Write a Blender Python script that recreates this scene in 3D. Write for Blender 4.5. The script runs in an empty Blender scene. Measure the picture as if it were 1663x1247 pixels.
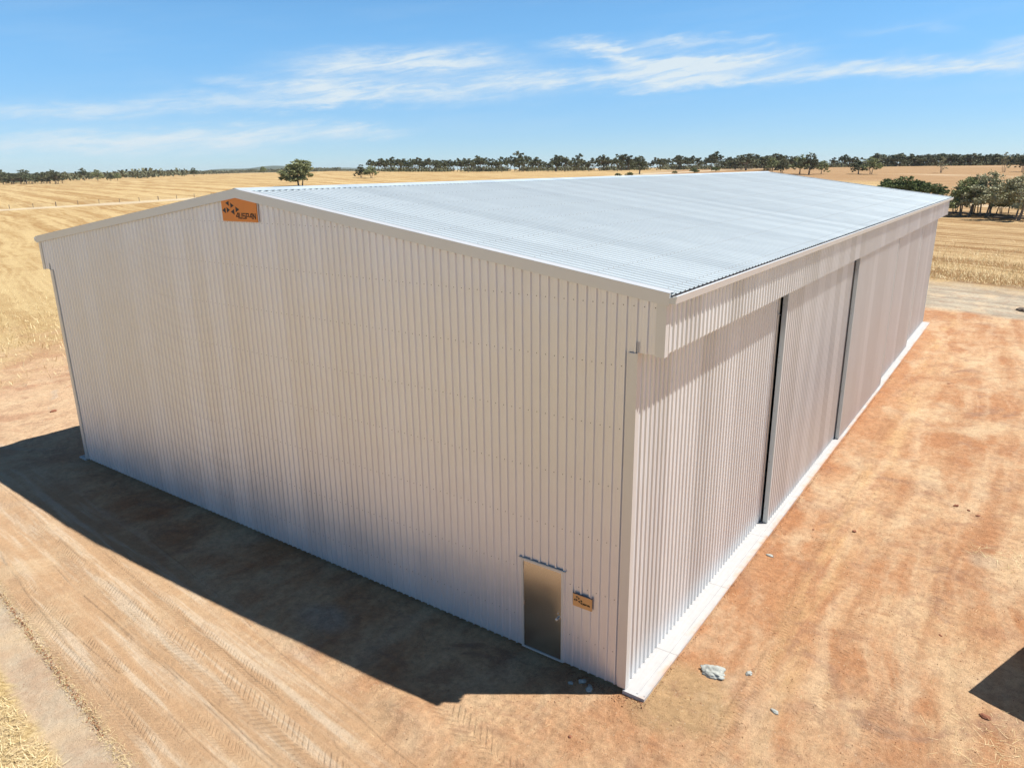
import bpy, math, random
import numpy as np
from mathutils import Vector, Matrix

C = bpy.context.scene
COL = C.collection
R = math.radians

# ------------------------------------------------------------------ camera
cam_d = bpy.data.cameras.new("camera")
cam = bpy.data.objects.new("camera", cam_d)
COL.objects.link(cam)
yaw, pitch, roll = -0.62, -0.2862, -0.0130
fwd = Vector((math.sin(yaw)*math.cos(pitch), math.cos(yaw)*math.cos(pitch), math.sin(pitch)))
rgt = Vector((math.cos(yaw), -math.sin(yaw), 0))
upv = rgt.cross(fwd)
r2 = rgt*math.cos(roll)+upv*math.sin(roll)
u2 = -rgt*math.sin(roll)+upv*math.cos(roll)
M = Matrix((r2, u2, -fwd)).transposed().to_4x4()
M.translation = Vector((5.2266, -10.9885, 9.7823))
cam.matrix_world = M
cam_d.sensor_width = 36.0
cam_d.lens = 1183.99/1663*36.0
cam_d.clip_start = 0.1
cam_d.clip_end = 30000
C.camera = cam

# ------------------------------------------------------------------ node expression helper
class G:
    """small expression compiler: G(tree) makes math nodes from python arithmetic"""
    def __init__(s, tree): s.t = tree; s.n = tree.nodes; s.l = tree.links
    def node(s, typ, **kw):
        nd = s.n.new(typ)
        for k, v in kw.items(): setattr(nd, k, v)
        return nd
    def put(s, sock, v):
        if isinstance(v, E): s.l.new(v.s, sock)
        elif isinstance(v, bpy.types.NodeSocket): s.l.new(v, sock)
        elif v is not None:
            if isinstance(v, (tuple, list)) and sock.type == 'RGBA' and len(v) == 3: v = (*v, 1)
            sock.default_value = v
    def m(s, op, a, b=None, c=None, clamp=False):
        nd = s.node('ShaderNodeMath', operation=op, use_clamp=clamp)
        s.put(nd.inputs[0], a)
        if b is not None: s.put(nd.inputs[1], b)
        if c is not None: s.put(nd.inputs[2], c)
        return E(s, nd.outputs[0])
    def ss(s, a, b, x):      # smoothstep
        nd = s.node('ShaderNodeMapRange', interpolation_type='SMOOTHSTEP')
        s.put(nd.inputs[0], x); s.put(nd.inputs[1], a); s.put(nd.inputs[2], b)
        return E(s, nd.outputs[0])
    def noise(s, vec, scale, detail=3, rough=0.55, dist=0.0, dims='3D'):
        nd = s.node('ShaderNodeTexNoise', noise_dimensions=dims)
        s.put(nd.inputs['Vector'], vec)
        nd.inputs['Scale'].default_value = scale; nd.inputs['Detail'].default_value = detail
        nd.inputs['Roughness'].default_value = rough; nd.inputs['Distortion'].default_value = dist
        return E(s, nd.outputs[0])
    def vec(s, x, y, z=0.0):
        nd = s.node('ShaderNodeCombineXYZ')
        s.put(nd.inputs[0], x); s.put(nd.inputs[1], y); s.put(nd.inputs[2], z)
        return nd.outputs[0]
    def mix(s, f, a, b):
        nd = s.node('ShaderNodeMix', data_type='RGBA')
        s.put(nd.inputs[0], f); s.put(nd.inputs[6], a); s.put(nd.inputs[7], b)
        return nd.outputs[2]
class E:
    def __init__(s, g, sock): s.g = g; s.s = sock
    def __add__(s, o): return s.g.m('ADD', s, o)
    __radd__ = __add__
    def __sub__(s, o): return s.g.m('SUBTRACT', s, o)
    def __rsub__(s, o): return s.g.m('SUBTRACT', o, s)
    def __mul__(s, o): return s.g.m('MULTIPLY', s, o)
    __rmul__ = __mul__
    def __truediv__(s, o): return s.g.m('DIVIDE', s, o)
    def abs(s): return s.g.m('ABSOLUTE', s)
    def sin(s): return s.g.m('SINE', s)
    def exp(s): return s.g.m('EXPONENT', s)
    def max(s, o): return s.g.m('MAXIMUM', s, o)
    def min(s, o): return s.g.m('MINIMUM', s, o)
    def pow(s, o): return s.g.m('POWER', s, o)
    def clamp(s): return s.g.m('ADD', s, 0.0, clamp=True)

# ------------------------------------------------------------------ sky, sun, exposure
SUN = Vector((3.45, 2.40, 7.85)).normalized()
sun_el = math.asin(SUN.z); sun_az = math.atan2(SUN.x, SUN.y)
W = bpy.data.worlds.new("World"); C.world = W; W.use_nodes = True
wt = W.node_tree; wt.nodes.clear(); g = G(wt)
sky = g.node('ShaderNodeTexSky', sky_type='NISHITA')
sky.sun_disc = False; sky.sun_elevation = sun_el; sky.sun_rotation = sun_az
sky.altitude = 300; sky.air_density = 0.7; sky.dust_density = 0.0; sky.ozone_density = 4.0
tc = g.node('ShaderNodeTexCoord')
sp = g.node('ShaderNodeSeparateXYZ'); wt.links.new(tc.outputs['Generated'], sp.inputs[0])
dx, dy, dz = (E(g, sp.outputs[i]) for i in range(3))
AZ = g.m('ARCTAN2', dx, dy)                       # compass angle of a direction
EL = g.m('ARCSINE', dz)                           # elevation
cvec = g.vec(AZ*1.0, EL*5.0 - AZ*0.6, 0.0)
warp = g.noise(cvec, 9.0, 4, 0.6) - 0.5
warp2 = g.noise(g.vec(AZ, EL*3.0, 3.0), 26.0, 4, 0.62) - 0.5
def ray_dir(px, py):
    d = fwd + r2*((px-831.5)/1184.0) - u2*((py-623.5)/1184.0)
    d.normalize()
    return math.atan2(d.x, d.y), math.asin(d.z)
def cloud(px, py, px2, py2, half, amp):           # a streak of cirrus between two compass bearings
    a0, e0 = ray_dir(px, py); a1, e1 = ray_dir(px2, py2)
    ca, ce = (a0+a1)/2, (e0+e1)/2; ha = (a1-a0)/2; k = (e1-e0)/(a1-a0); hh = half/1184.0
    u = (AZ + warp*0.10 - ca)*(1/ha); v = (EL + warp*0.034 + warp2*0.016 - ce - (AZ-ca)*k)*(1/hh)
    q = u*u; q = q*q
    return (0.0-(q + v*v)).exp()*amp
CL = [(465, 108, 840, 96, 16, .9), (120, 178, 620, 152, 11, .55), (420, 140, 850, 150, 14, .65), (-100, 190, 200, 182, 10, .45),
      (330, 130, 520, 140, 7, .35), (760, 134, 1180, 118, 12, .85), (1020, 112, 1300, 94, 13, .95), (890, 74, 1040, 84, 8, .85),
      (1010, 92, 1110, 104, 10, .75), (1040, 70, 1140, 70, 7, .55), (1130, 68, 1240, 62, 6, .5), (1290, 116, 1720, 100, 10, .95),
      (1040, 138, 1320, 122, 6, .6), (1600, 84, 1700, 74, 10, .45), (1380, 55, 1560, 46, 5, .16), (-80, 243, 540, 214, 15, .85),
      (520, 216, 655, 216, 9, .5), (440, 176, 640, 160, 5, .5), (1000, 146, 1130, 142, 4, .35), (1120, 104, 1300, 82, 6, .35)]
tot = None
for c_ in CL:
    e_ = cloud(*c_); tot = e_ if tot is None else tot + e_
fib = g.noise(g.vec(AZ*1.0, EL*7.0 - AZ*0.9, 1.0), 16.0, 5, 0.66, 0.6)
fib2 = g.noise(g.vec(AZ*1.0, EL*2.6 + AZ*0.25, 7.0), 45.0, 3, 0.6, 0.4)
dens = (tot.min(1.25)*(0.46 + g.ss(0.30, 0.64, fib)*0.72)*(0.72+fib2*0.56)).clamp()
dens = dens*0.92
veil = g.ss(0.45, 0.75, g.noise(g.vec(AZ*0.8, EL*6.0 - AZ*0.5, 5.0), 5.0, 5, 0.6))*0.07
dens = (dens + veil).clamp()
tint = g.mix(g.ss(0.0, 0.20, EL), (0.66, 0.76, 0.86), (0.86, 1.20, 1.22))
tint = g.mix(g.ss(0.35, 1.0, EL), tint, (0.42, 0.42, 0.40))
mul = g.node('ShaderNodeMix', data_type='RGBA', blend_type='MULTIPLY'); mul.inputs[0].default_value = 1.0
wt.links.new(sky.outputs[0], mul.inputs[6]); wt.links.new(tint, mul.inputs[7])
bgcol = g.mix(dens, mul.outputs[2], (5.3, 6.0, 6.4))
bg = g.node('ShaderNodeBackground'); bg.inputs[1].default_value = 0.092
wt.links.new(bgcol, bg.inputs[0])
wo = g.node('ShaderNodeOutputWorld'); wt.links.new(bg.outputs[0], wo.inputs[0])

sd = bpy.data.lights.new("sun", 'SUN'); sun = bpy.data.objects.new("sun", sd); COL.objects.link(sun)
sd.energy = 5.0; sd.angle = R(0.53); sd.color = (1.0, 0.955, 0.89)
sun.rotation_euler = SUN.to_track_quat('Z', 'Y').to_euler()
sun.location = SUN*60
C.view_settings.view_transform = 'Standard'; C.view_settings.look = 'None'
C.view_settings.exposure = 0.62; C.view_settings.gamma = 1.0
W.cycles.sampling_method = 'MANUAL'; W.cycles.sample_map_resolution = 512
C.cycles.max_bounces = 5; C.cycles.diffuse_bounces = 3; C.cycles.glossy_bounces = 3
C.cycles.transparent_max_bounces = 4; C.cycles.caustics_reflective = False; C.cycles.caustics_refractive = False

# ------------------------------------------------------------------ object helpers
def link(name, me, mat=None, parent=None, smooth=False):
    o = bpy.data.objects.new(name, me); COL.objects.link(o)
    if mat is not None:
        if isinstance(mat, (list, tuple)):
            for m_ in mat: me.materials.append(m_)
        elif len(me.materials) == 0: me.materials.append(mat)
    if parent is not None: o.parent = parent
    if smooth: me.polygons.foreach_set('use_smooth', [True]*len(me.polygons))
    return o
def tag(o, label=None, cat=None, group=None, kind=None):
    if label: o['label'] = label
    if cat: o['category'] = cat
    if group: o['group'] = group
    if kind: o['kind'] = kind
    return o
def empty(name, loc=(0, 0, 0)):
    o = bpy.data.objects.new(name, None); COL.objects.link(o); o.location = loc
    o.empty_display_size = 0.3
    return o
class MB:
    """collects vertices and faces, builds ONE mesh"""
    def __init__(s): s.v = []; s.f = []; s.mi = []
    def add(s, vs, fs, mi=0):
        n = len(s.v); s.v += [tuple(q) for q in vs]; s.f += [tuple(i+n for i in q) for q in fs]; s.mi += [mi]*len(fs); return s
    def box(s, a, b, mi=0, rot=None, org=None):
        x0, y0, z0 = a; x1, y1, z1 = b
        vs = [(x0,y0,z0),(x1,y0,z0),(x1,y1,z0),(x0,y1,z0),(x0,y0,z1),(x1,y0,z1),(x1,y1,z1),(x0,y1,z1)]
        if rot is not None: vs = [tuple(rot @ Vector(q) + Vector(org or (0,0,0))) for q in vs]
        return s.add(vs, [(0,3,2,1),(4,5,6,7),(0,1,5,4),(1,2,6,5),(2,3,7,6),(3,0,4,7)], mi)
    def tube(s, pts, rad, n=6, mi=0, cap=True):
        pts = [Vector(q) for q in pts]; rings = []
        for i, q in enumerate(pts):
            d = (pts[min(i+1, len(pts)-1)] - pts[max(i-1, 0)]).normalized()
            a = d.orthogonal().normalized() if i == 0 else (a_prev - d*a_prev.dot(d)).normalized()
            a_prev = a; b = d.cross(a); r_ = rad[i] if isinstance(rad, (list, tuple)) else rad
            rings.append([q + (a*math.cos(t)+b*math.sin(t))*r_ for t in [2*math.pi*k/n for k in range(n)]])
        vs = [q for r_ in rings for q in r_]; fs = []
        for i in range(len(pts)-1):
            for k in range(n): fs.append((i*n+k, i*n+(k+1) % n, (i+1)*n+(k+1) % n, (i+1)*n+k))
        if cap: fs.append(tuple(range(n))[::-1]); fs.append(tuple((len(pts)-1)*n+k for k in range(n)))
        return s.add(vs, fs, mi)
    def prism(s, prof, axis, a, b, mi=0):
        """closed profile [(p,q)] in the plane across axis, extruded from a to b"""
        def P(p_, q_, t): return {'x': (t, p_, q_), 'y': (p_, t, q_), 'z': (p_, q_, t)}[axis]
        n = len(prof); vs = [P(*q, a) for q in prof] + [P(*q, b) for q in prof]
        return s.add(vs, [(i, (i+1) % n, n+(i+1) % n, n+i) for i in range(n)] + [tuple(range(n))[::-1], tuple(range(n, 2*n))], mi)
    def mesh(s, name):
        me = bpy.data.meshes.new(name); me.from_pydata(s.v, [], s.f)
        if any(s.mi): me.polygons.foreach_set('material_index', s.mi)
        me.validate(); me.update(); return me
    def build(s, name, mat, parent=None, smooth=False): return link(name, s.mesh(name), mat, parent, smooth)

# ------------------------------------------------------------------ materials
def new_mat(name):
    m_ = bpy.data.materials.new(name); m_.use_nodes = True
    t_ = m_.node_tree; b_ = t_.nodes['Principled BSDF']
    return m_, G(t_), b_
def bump(g_, b_, h, strength=0.5, dist=0.02, normal=None):
    nd = g_.node('ShaderNodeBump'); nd.inputs['Strength'].default_value = strength; nd.inputs['Distance'].default_value = dist
    g_.put(nd.inputs['Height'], h)
    if normal is not None: g_.t.links.new(normal, nd.inputs['Normal'])
    g_.t.links.new(nd.outputs[0], b_.inputs['Normal']); return nd.outputs[0]
def obj_xyz(g_):
    t_ = g_.node('ShaderNodeTexCoord'); s_ = g_.node('ShaderNodeSeparateXYZ')
    g_.t.links.new(t_.outputs['Object'], s_.inputs[0])
    return t_.outputs['Object'], E(g_, s_.outputs[0]), E(g_, s_.outputs[1]), E(g_, s_.outputs[2])
def metal_sheet(name, col, metallic, rough, panel_axis=None, dents=0.3, var=0.08):
    m_, g_, b_ = new_mat(name); P, X, Y, Z = obj_xyz(g_)
    n1 = g_.noise(P, 1.3, 4, 0.6); n2 = g_.noise(P, 60.0, 2, 0.5)
    if panel_axis == 'x': ps = g_.m('FLOOR', X*(1/0.78))
    elif panel_axis == 'y': ps = g_.m('FLOOR', Y*(1/0.78))
    else: ps = None
    tone = 0.93 + n1*0.10 + (n2-0.5)*0.04
    if ps is not None:
        wn = g_.node('ShaderNodeTexWhiteNoise', noise_dimensions='1D'); g_.put(wn.inputs['W'], ps)
        pr = E(g_, wn.outputs[0]); tone = tone + (pr-0.5)*var
        g_.put(b_.inputs['Roughness'], rough + (pr-0.5)*0.05 + (n1-0.5)*0.10)
    else: g_.put(b_.inputs['Roughness'], rough + (n1-0.5)*0.12)
    hs = g_.node('ShaderNodeHueSaturation'); hs.inputs['Color'].default_value = (*col, 1); g_.put(hs.inputs['Value'], tone)
    g_.t.links.new(hs.outputs[0], b_.inputs['Base Color'])
    b_.inputs['Metallic'].default_value = metallic
    big = g_.noise(P, 2.2, 2, 0.5)
    bump(g_, b_, big + n2*0.02, dents, 0.012)
    return m_
M_wall = metal_sheet('zincalume_wall_x', (0.75, 0.75, 0.78), 0.50, 0.36, 'x', 0.6)
M_side = metal_sheet('zincalume_wall_y', (0.75, 0.755, 0.755), 0.40, 0.34, 'y', 0.3, 0.18)
M_roof = metal_sheet('zincalume_roof', (0.64, 0.705, 0.72), 0.40, 0.34, 'y', 0.05)
M_flash = metal_sheet('zincalume_flashing', (0.65, 0.645, 0.63), 0.45, 0.42, None, 0.15)
M_gutter = metal_sheet('gutter_metal', (0.62, 0.63, 0.62), 0.4, 0.42, None, 0.1)
M_frame = metal_sheet('galvanised_frame', (0.50, 0.53, 0.52), 0.45, 0.5, None, 0.1)
M_door = metal_sheet('door_sheet', (0.62, 0.60, 0.56), 1.0, 0.24, None, 0.03)
def plain(name, col, rough=0.6, metallic=0.0, nscale=8.0, amt=0.25, bmp=0.2):
    m_, g_, b_ = new_mat(name); P, X, Y, Z = obj_xyz(g_)
    n = g_.noise(P, nscale, 4, 0.6)
    hs = g_.node('ShaderNodeHueSaturation'); hs.inputs['Color'].default_value = (*col, 1); g_.put(hs.inputs['Value'], 1.0 + (n-0.5)*2*amt)
    g_.t.links.new(hs.outputs[0], b_.inputs['Base Color']); b_.inputs['Roughness'].default_value = rough; b_.inputs['Metallic'].default_value = metallic
    if bmp: bump(g_, b_, n, bmp, 0.02)
    return m_
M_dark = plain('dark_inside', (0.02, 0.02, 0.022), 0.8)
M_steel = plain('bright_steel', (0.6, 0.6, 0.6), 0.3, 1.0, 20, .1)
M_orange = plain('orange_sign', (0.72, 0.235, 0.03), 0.45, 0, 3, .10, 0)
M_tan = plain('tan_sign', (0.70, 0.36, 0.13), 0.5, 0, 6, .12, 0)
M_black = plain('black_print', (0.018, 0.010, 0.006), 0.5, 0, 5, .1, 0)
M_screw = plain('screw_grey', (0.16, 0.15, 0.15), 0.5, 0.6, 5, .1, 0)
M_rock = plain('concrete_lump', (0.34, 0.35, 0.32), 0.95, 0, 14, .45, .8)
M_clod = plain('red_clod', (0.22, 0.085, 0.045), 0.95, 0, 20, .4, .8)
M_post = plain('weathered_post', (0.16, 0.13, 0.10), 0.9, 0, 20, .3, .3)
M_wire = plain('fence_wire', (0.3, 0.29, 0.27), 0.6, .5, 5, .1, 0)
def concrete_mat():
    m_, g_, b_ = new_mat('concrete_strip'); P, X, Y, Z = obj_xyz(g_)
    n = g_.noise(P, 6, 5, 0.6); st = g_.noise(g_.vec(X*26, Y*1.2, Z), 1.0, 4, 0.6)
    c_ = g_.mix((n*0.5+st*0.6-0.1).clamp(), (0.32, 0.31, 0.31), (0.52, 0.515, 0.50))
    dirt_ = g_.ss(0.28, 0.50, X + (g_.noise(P, 2.5, 5, 0.7)-0.5)*0.55)*g_.ss(0.40, 0.60, g_.noise(P, 1.1, 4, 0.6))
    c_ = g_.mix((dirt_*0.75).clamp(), c_, (0.50, 0.27, 0.14))
    jn = g_.ss(0.012, 0.004, (g_.m('FRACT', Y*(1/3.05))-0.5).abs()*3.05)
    c_ = g_.mix(jn*0.7, c_, (0.16, 0.14, 0.12))
    g_.t.links.new(c_, b_.inputs['Base Color']); b_.inputs['Roughness'].default_value = 0.7
    bump(g_, b_, n*0.5+st-jn, 0.25, 0.006); return m_
M_conc = concrete_mat()

# ------------------------------------------------------------------ terrain
AZT = [(-3.2,0.3),(-1.25,0.4),(-1.21,0.6),(-1.09,4.0),(-1.0,6.6),(-0.94,9.0),(-0.85,10.2),(-0.76,9.0),(-0.70,8.5),(-0.48,8.0),(-0.02,8.2),(0.6,6.0),(1.4,0.4),(3.2,0.3)]
def rise(x, y):
    x = np.asarray(x, float); y = np.asarray(y, float)
    r = np.hypot(x-5.2, y+11.0); az = np.arctan2(x-5.2, y+11.0)
    t = np.clip((r-130.0)/520.0, 0, 1); t = t*t*(3-2*t)
    h = np.zeros_like(r)
    for (a0, h0), (a1, h1) in zip(AZT[:-1], AZT[1:]):
        k = np.clip((az-a0)/(a1-a0), 0, 1); k = k*k*(3-2*k)
        h = np.where((az > a0) & (az <= a1), h0+(h1-h0)*k, h)
    return h*t
rng = np.random.RandomState(7)
_tab = rng.rand(256, 256)
def vnoise(x, y, s):
    x = x/s; y = y/s; xi = np.floor(x).astype(int); yi = np.floor(y).astype(int); fx = x-xi; fy = y-yi
    fx = fx*fx*(3-2*fx); fy = fy*fy*(3-2*fy)
    a = _tab[xi % 256, yi % 256]; b = _tab[(xi+1) % 256, yi % 256]; c = _tab[xi % 256, (yi+1) % 256]; d = _tab[(xi+1) % 256, (yi+1) % 256]
    return (a*(1-fx)+b*fx)*(1-fy) + (c*(1-fx)+d*fx)*fy - 0.5
def sstep(a, b, x):
    t = np.clip((x-a)/(b-a), 0, 1); return t*t*(3-2*t)
def relief(x, y):
    inside = sstep(-0.35, 0.25, np.maximum.reduce([x-0.42, -21.8-x, y-42.0, -y-0.02]))   # 0 under the shed, 1 away from it
    h = vnoise(x, y, 3.7)*0.05 + vnoise(x, y, 1.3)*0.030 + vnoise(x+9, y, 0.45)*0.016 + vnoise(x, y+5, 0.17)*0.010
    # wheel ruts beside the gable wall
    v = y + 0.10*x
    rut = 0
    for c0, w_, d_ in ((-4.95, .28, .03), (-5.6, .25, -.025), (-6.25, .3, .03), (-4.35, .22, .02), (-3.55, .3, -.02), (-2.95, .35, .03)):
        rut = rut + d_*np.exp(-((v-c0+vnoise(x, y*0, 4.0)*0.3)/w_)**2)
    m = sstep(-1.0, -4.0, x)*sstep(-40, -30, x)
    h = h + rut*m
    h = h + 0.16*np.exp(-(((x+3.1)/0.7)**2+((y+2.9)/0.35)**2))        # loose heap where the shadow corner falls
    h = h + (0.018+0.03*(vnoise(x, y, .3)+.2)+0.02*vnoise(x+3, y, .11))*np.exp(-((x-.52)/.11)**2)*(y > -.2)*(y < 43)
    h = h - 0.07*sstep(-7.2, -7.55, y+0.138*x)*sstep(-8.6, -8.2, y+0.153*x)
    far = sstep(60, 25, np.hypot(x, y))
    return h*inside*far - 0.035*inside
def axis(lo, hi, st, far):
    a = list(np.arange(lo, hi+st*0.5, st)); d = st; q = hi
    while q < far: d *= 1.13; q += min(d, 600.0); a.append(q)
    d = st; q = lo; b = []
    while q > -far: d *= 1.13; q -= min(d, 600.0); b.append(q)
    return np.array(b[::-1]+a)
xs = axis(-27, 7.5, 0.075, 9500); ys = axis(-8.5, 14, 0.075, 9500)
GX, GY = np.meshgrid(xs, ys, indexing='ij')
GZ = rise(GX, GY) + relief(GX, GY)
nx, ny = GX.shape
me = bpy.data.meshes.new('ground')
me.vertices.add(nx*ny); me.vertices.foreach_set('co', np.stack([GX, GY, GZ], -1).astype(np.float32).ravel())
I = (np.arange(nx-1)[:, None]*ny + np.arange(ny-1)[None, :]).ravel()
quads = np.stack([I, I+ny, I+ny+1, I+1], 1).astype(np.int32)
me.loops.add(quads.size); me.loops.foreach_set('vertex_index', quads.ravel())
me.polygons.add(len(quads)); me.polygons.foreach_set('loop_start', np.arange(0, quads.size, 4, dtype=np.int32))
me.polygons.foreach_set('use_smooth', np.ones(len(quads), bool)); me.update(calc_edges=True)

def ground_mat():
    m_, g_, b_ = new_mat('dirt_and_stubble')
    g_.noise = (lambda f: (lambda v, sc, de=3, ro=0.55, di=0.0: f(v, sc, de, ro, di, '2D')))(g_.noise); P, X, Y, Z = obj_xyz(g_)
    P2 = g_.vec(X, Y, 0.0)
    nb = g_.noise(P2, 0.05, 4, 0.55); nm = g_.noise(P2, 0.35, 5, 0.6); nf = g_.noise(P2, 2.2, 6, 0.68); nff = g_.noise(P2, 11.0, 5, 0.72); ng = g_.noise(P2, 55.0, 3, 0.75); nmid = g_.noise(P2, 4.5, 5, 0.7, 0.1)
    wob = nm - 0.5; wobb = nb-0.5
    # bare red dirt of the yard
    streak = g_.noise(g_.vec(X*1.0+nm*0.8, Y*0.16, 0.0), 0.9, 5, 0.62)
    dirt = g_.mix(g_.ss(0.36, 0.66, nm*0.55+streak*0.45), (0.50, 0.245, 0.118), (0.67, 0.455, 0.265))
    dirt = g_.mix(g_.ss(0.52, 0.72, nf)*0.35, dirt, (0.41, 0.175, 0.080))
    pnk = g_.ss(0.56, 0.72, g_.noise(P2, 0.55, 5, 0.65, 0.8))
    dirt = g_.mix(pnk*0.75, dirt, (0.38, 0.22, 0.14))
    # brownish worn ground against the shed
    near = g_.ss(2.6, 0.5, X - wob*2.5)*g_.ss(-0.5, 1.5, Y)
    dirt = g_.mix(near*0.55, dirt, (0.47, 0.205, 0.09))
    # pale dusty band where vehicles pass the open side
    lane = (0.0-((X-2.15-wob*0.8+(Y-8.0)*0.02)*(1/0.42)).pow(2.0)).exp()*g_.ss(0.4, 0.62, g_.noise(g_.vec(X*2, Y*0.35, 2.0), 1.0, 4, 0.6))
    dirt = g_.mix(lane*0.8, dirt, (0.64, 0.40, 0.20))
    # wheel-worn streaks along the open side
    ls = g_.noise(g_.vec((X + Y*0.02 + (nb-0.5)*3 + (nf-0.5)*0.25)*1.7, Y*0.13, 0.0), 1.0, 5, 0.6)
    em = g_.ss(-1.0, 3.0, Y + wob*4)*g_.ss(0.7, 1.5, X)
    dirt = g_.mix(g_.ss(0.47, 0.75, ls)*em*0.55, dirt, (0.74, 0.53, 0.33))
    dirt = g_.mix(g_.ss(0.50, 0.30, ls)*em*0.45, dirt, (0.44, 0.21, 0.10))
    # road passing the gable end
    rv = Y + X*0.10
    road = g_.ss(-2.9, -4.1, rv + wob*1.1)*g_.ss(-0.6, -4.6, X+wob*3.0)
    roadc = g_.mix(g_.ss(0.35, 0.65, g_.noise(g_.vec(X*0.12, (Y+X*0.11)*1.0, 0.0), 1.6, 5, 0.6)), (0.62, 0.42, 0.25), (0.68, 0.52, 0.36))
    rs = g_.noise(g_.vec(X*0.22, (Y+X*0.10)*3.4, 0.0), 1.0, 5, 0.62)
    roadc = g_.mix(g_.ss(0.40, 0.62, rs), (0.58, 0.375, 0.215), roadc)
    roadc = g_.mix(g_.ss(0.54, 0.66, rs)*0.6, roadc, (0.74, 0.60, 0.44))
    base = g_.mix(road*0.95, dirt, roadc)
    west = g_.ss(-15.0, -27.0, X+wob*5)
    westc = g_.mix(g_.ss(0.40, 0.62, g_.noise(P2, 0.28, 5, 0.65, 0.5)), (0.68, 0.48, 0.30), (0.52, 0.31, 0.19))
    westc = g_.mix(g_.ss(0.60, 0.72, g_.noise(P2, 0.35, 4, 0.6, 1.0))*0.7, westc, (0.60, 0.50, 0.38))
    base = g_.mix(west*0.85, base, westc)
    # sandy spill at the corner and grey cement washings in the shade
    r1 = g_.m('SQRT', (X-0.95)*(X-0.95)*0.9 + (Y-0.45)*(Y-0.45)*0.8)
    base = g_.mix(g_.ss(1.15, 0.65, r1+wob*0.9+(nf-0.5)*0.3)*0.85, base, (0.50, 0.33, 0.17))
    r3 = g_.m('SQRT', (X+6.9)*(X+6.9)*0.35 + (Y+1.7)*(Y+1.7))
    base = g_.mix(g_.ss(0.75, 0.25, r3+wob*0.8)*0.6, base, (0.50, 0.46, 0.38))
    r4 = g_.m('SQRT', (X-5.4)*(X-5.4)*1.2 + (Y-9.6)*(Y-9.6)*0.8)
    base = g_.mix(g_.ss(0.55, 0.2, r4+wob*0.6)*0.6, base, (0.52, 0.40, 0.28))
    # pale crust outside the edge of the road, straw beyond it
    e1 = Y + X*0.138 + (nf-0.5)*0.25
    pale = g_.ss(-7.38, -7.46, e1)*g_.ss(-5.4, -6.6, X)
    palec = g_.mix(g_.ss(0.35, 0.7, nf*0.6+nm*0.5), (0.62, 0.51, 0.37), (0.56, 0.40, 0.27))
    base = g_.mix(pale, base, palec)
    strawc = g_.mix(g_.ss(0.35, 0.65, nff), (0.38, 0.24, 0.085), (0.72, 0.54, 0.26))
    strawc = g_.mix(g_.ss(0.45, 0.6, ng)*0.5, strawc, (0.78, 0.62, 0.34))
    e2 = Y + X*0.153 + wob*0.5 + (nf-0.5)*0.5
    s_s = g_.ss(-8.25, -8.55, e2)
    base = g_.mix(s_s, base, strawc)
    # grey gravel track behind the yard
    v2 = Y + X*0.28
    gr = g_.ss(47.0, 48.6, v2 + wob*1.2)
    grc = g_.mix(g_.ss(0.35, 0.65, g_.noise(g_.vec(X*0.3, v2, 0.0), 0.5, 5, 0.6)), (0.38, 0.32, 0.24), (0.54, 0.46, 0.34))
    base = g_.mix(gr, base, grc)
    # stubble paddocks
    fN = g_.ss(56.0, 65.0, v2 + wob*9 + (nf-0.5)*4)
    fW = g_.ss(30.0, 52.0, 0.0-X + wob*22 + (nf-0.5)*10)
    sN = X*0.50 + Y*0.87 + wobb*5
    sW = X*0.29 + Y*0.957 + wobb*4 + nm*0.6
    wsel = g_.ss(-80.0, -110.0, X + Y*0.25)
    def stripes(s_, a, b):
        big = g_.noise(g_.vec(s_, a*0.012, 0.0), 0.20, 4, 0.65)
        mid = g_.noise(g_.vec(s_, a*0.03, 4.0), 0.85, 5, 0.7)
        per = (s_*(2*math.pi/b) + (nb*3)).sin()*0.5+0.5
        return big, mid, per
    b1, m1, p1 = stripes(sN, X, 12.5); b2, m2, p2 = stripes(sW, X, 12.5)
    bN = b1*0.42+m1*0.38+p1*0.06+nm*0.16; bW = b2*0.38+m2*0.38+p2*0.10+nm*0.16
    cN = g_.mix(g_.ss(0.42, 0.60, bN), (0.30, 0.17, 0.068), (0.54, 0.38, 0.195))
    cW = g_.mix(g_.ss(0.40, 0.60, bW), (0.385, 0.235, 0.092), (0.59, 0.435, 0.215))
    drill = ((X*0.29+Y*0.957+wob*0.25)*(2*math.pi/0.62)).sin()*0.5+0.5
    cW = g_.mix(drill*g_.ss(-110, -60, X)*0.28, cW, (0.40, 0.25, 0.10))
    cW = g_.mix(g_.ss(0.45, 0.65, nff)*g_.ss(-120, -50, X)*0.5, cW, (0.76, 0.60, 0.33))
    brn = g_.ss(150, 330, Y + X*0.25)
    cN = g_.mix(brn*0.75, cN, g_.mix(g_.ss(0.3, 0.7, bN), (0.34, 0.20, 0.095), (0.44, 0.28, 0.145)))
    cN = g_.mix(g_.ss(0.66, 0.72, g_.noise(g_.vec(X*0.25+Y*0.1, sN, 2.0), 0.035, 3, 0.5))*0.5, cN, (0.70, 0.56, 0.38))
    base = g_.mix((fN*(1.0-wsel)).clamp(), base, cN)
    base = g_.mix((fW.max(fN*wsel)).clamp()*g_.ss(90.0, 60.0, v2-80.0*g_.ss(-38.0, -42.0, X)*3), base, cW)
    base = g_.mix(wsel*fN.max(fW), base, cW)
    blot = g_.ss(0.50, 0.66, g_.noise(P2, 1.1, 6, 0.7, 0.5))*(1.0-fN).clamp()*(1.0-fW).clamp()*(1.0-road*0.75)
    base = g_.mix(blot*0.42, base, (0.37, 0.205, 0.125))
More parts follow.
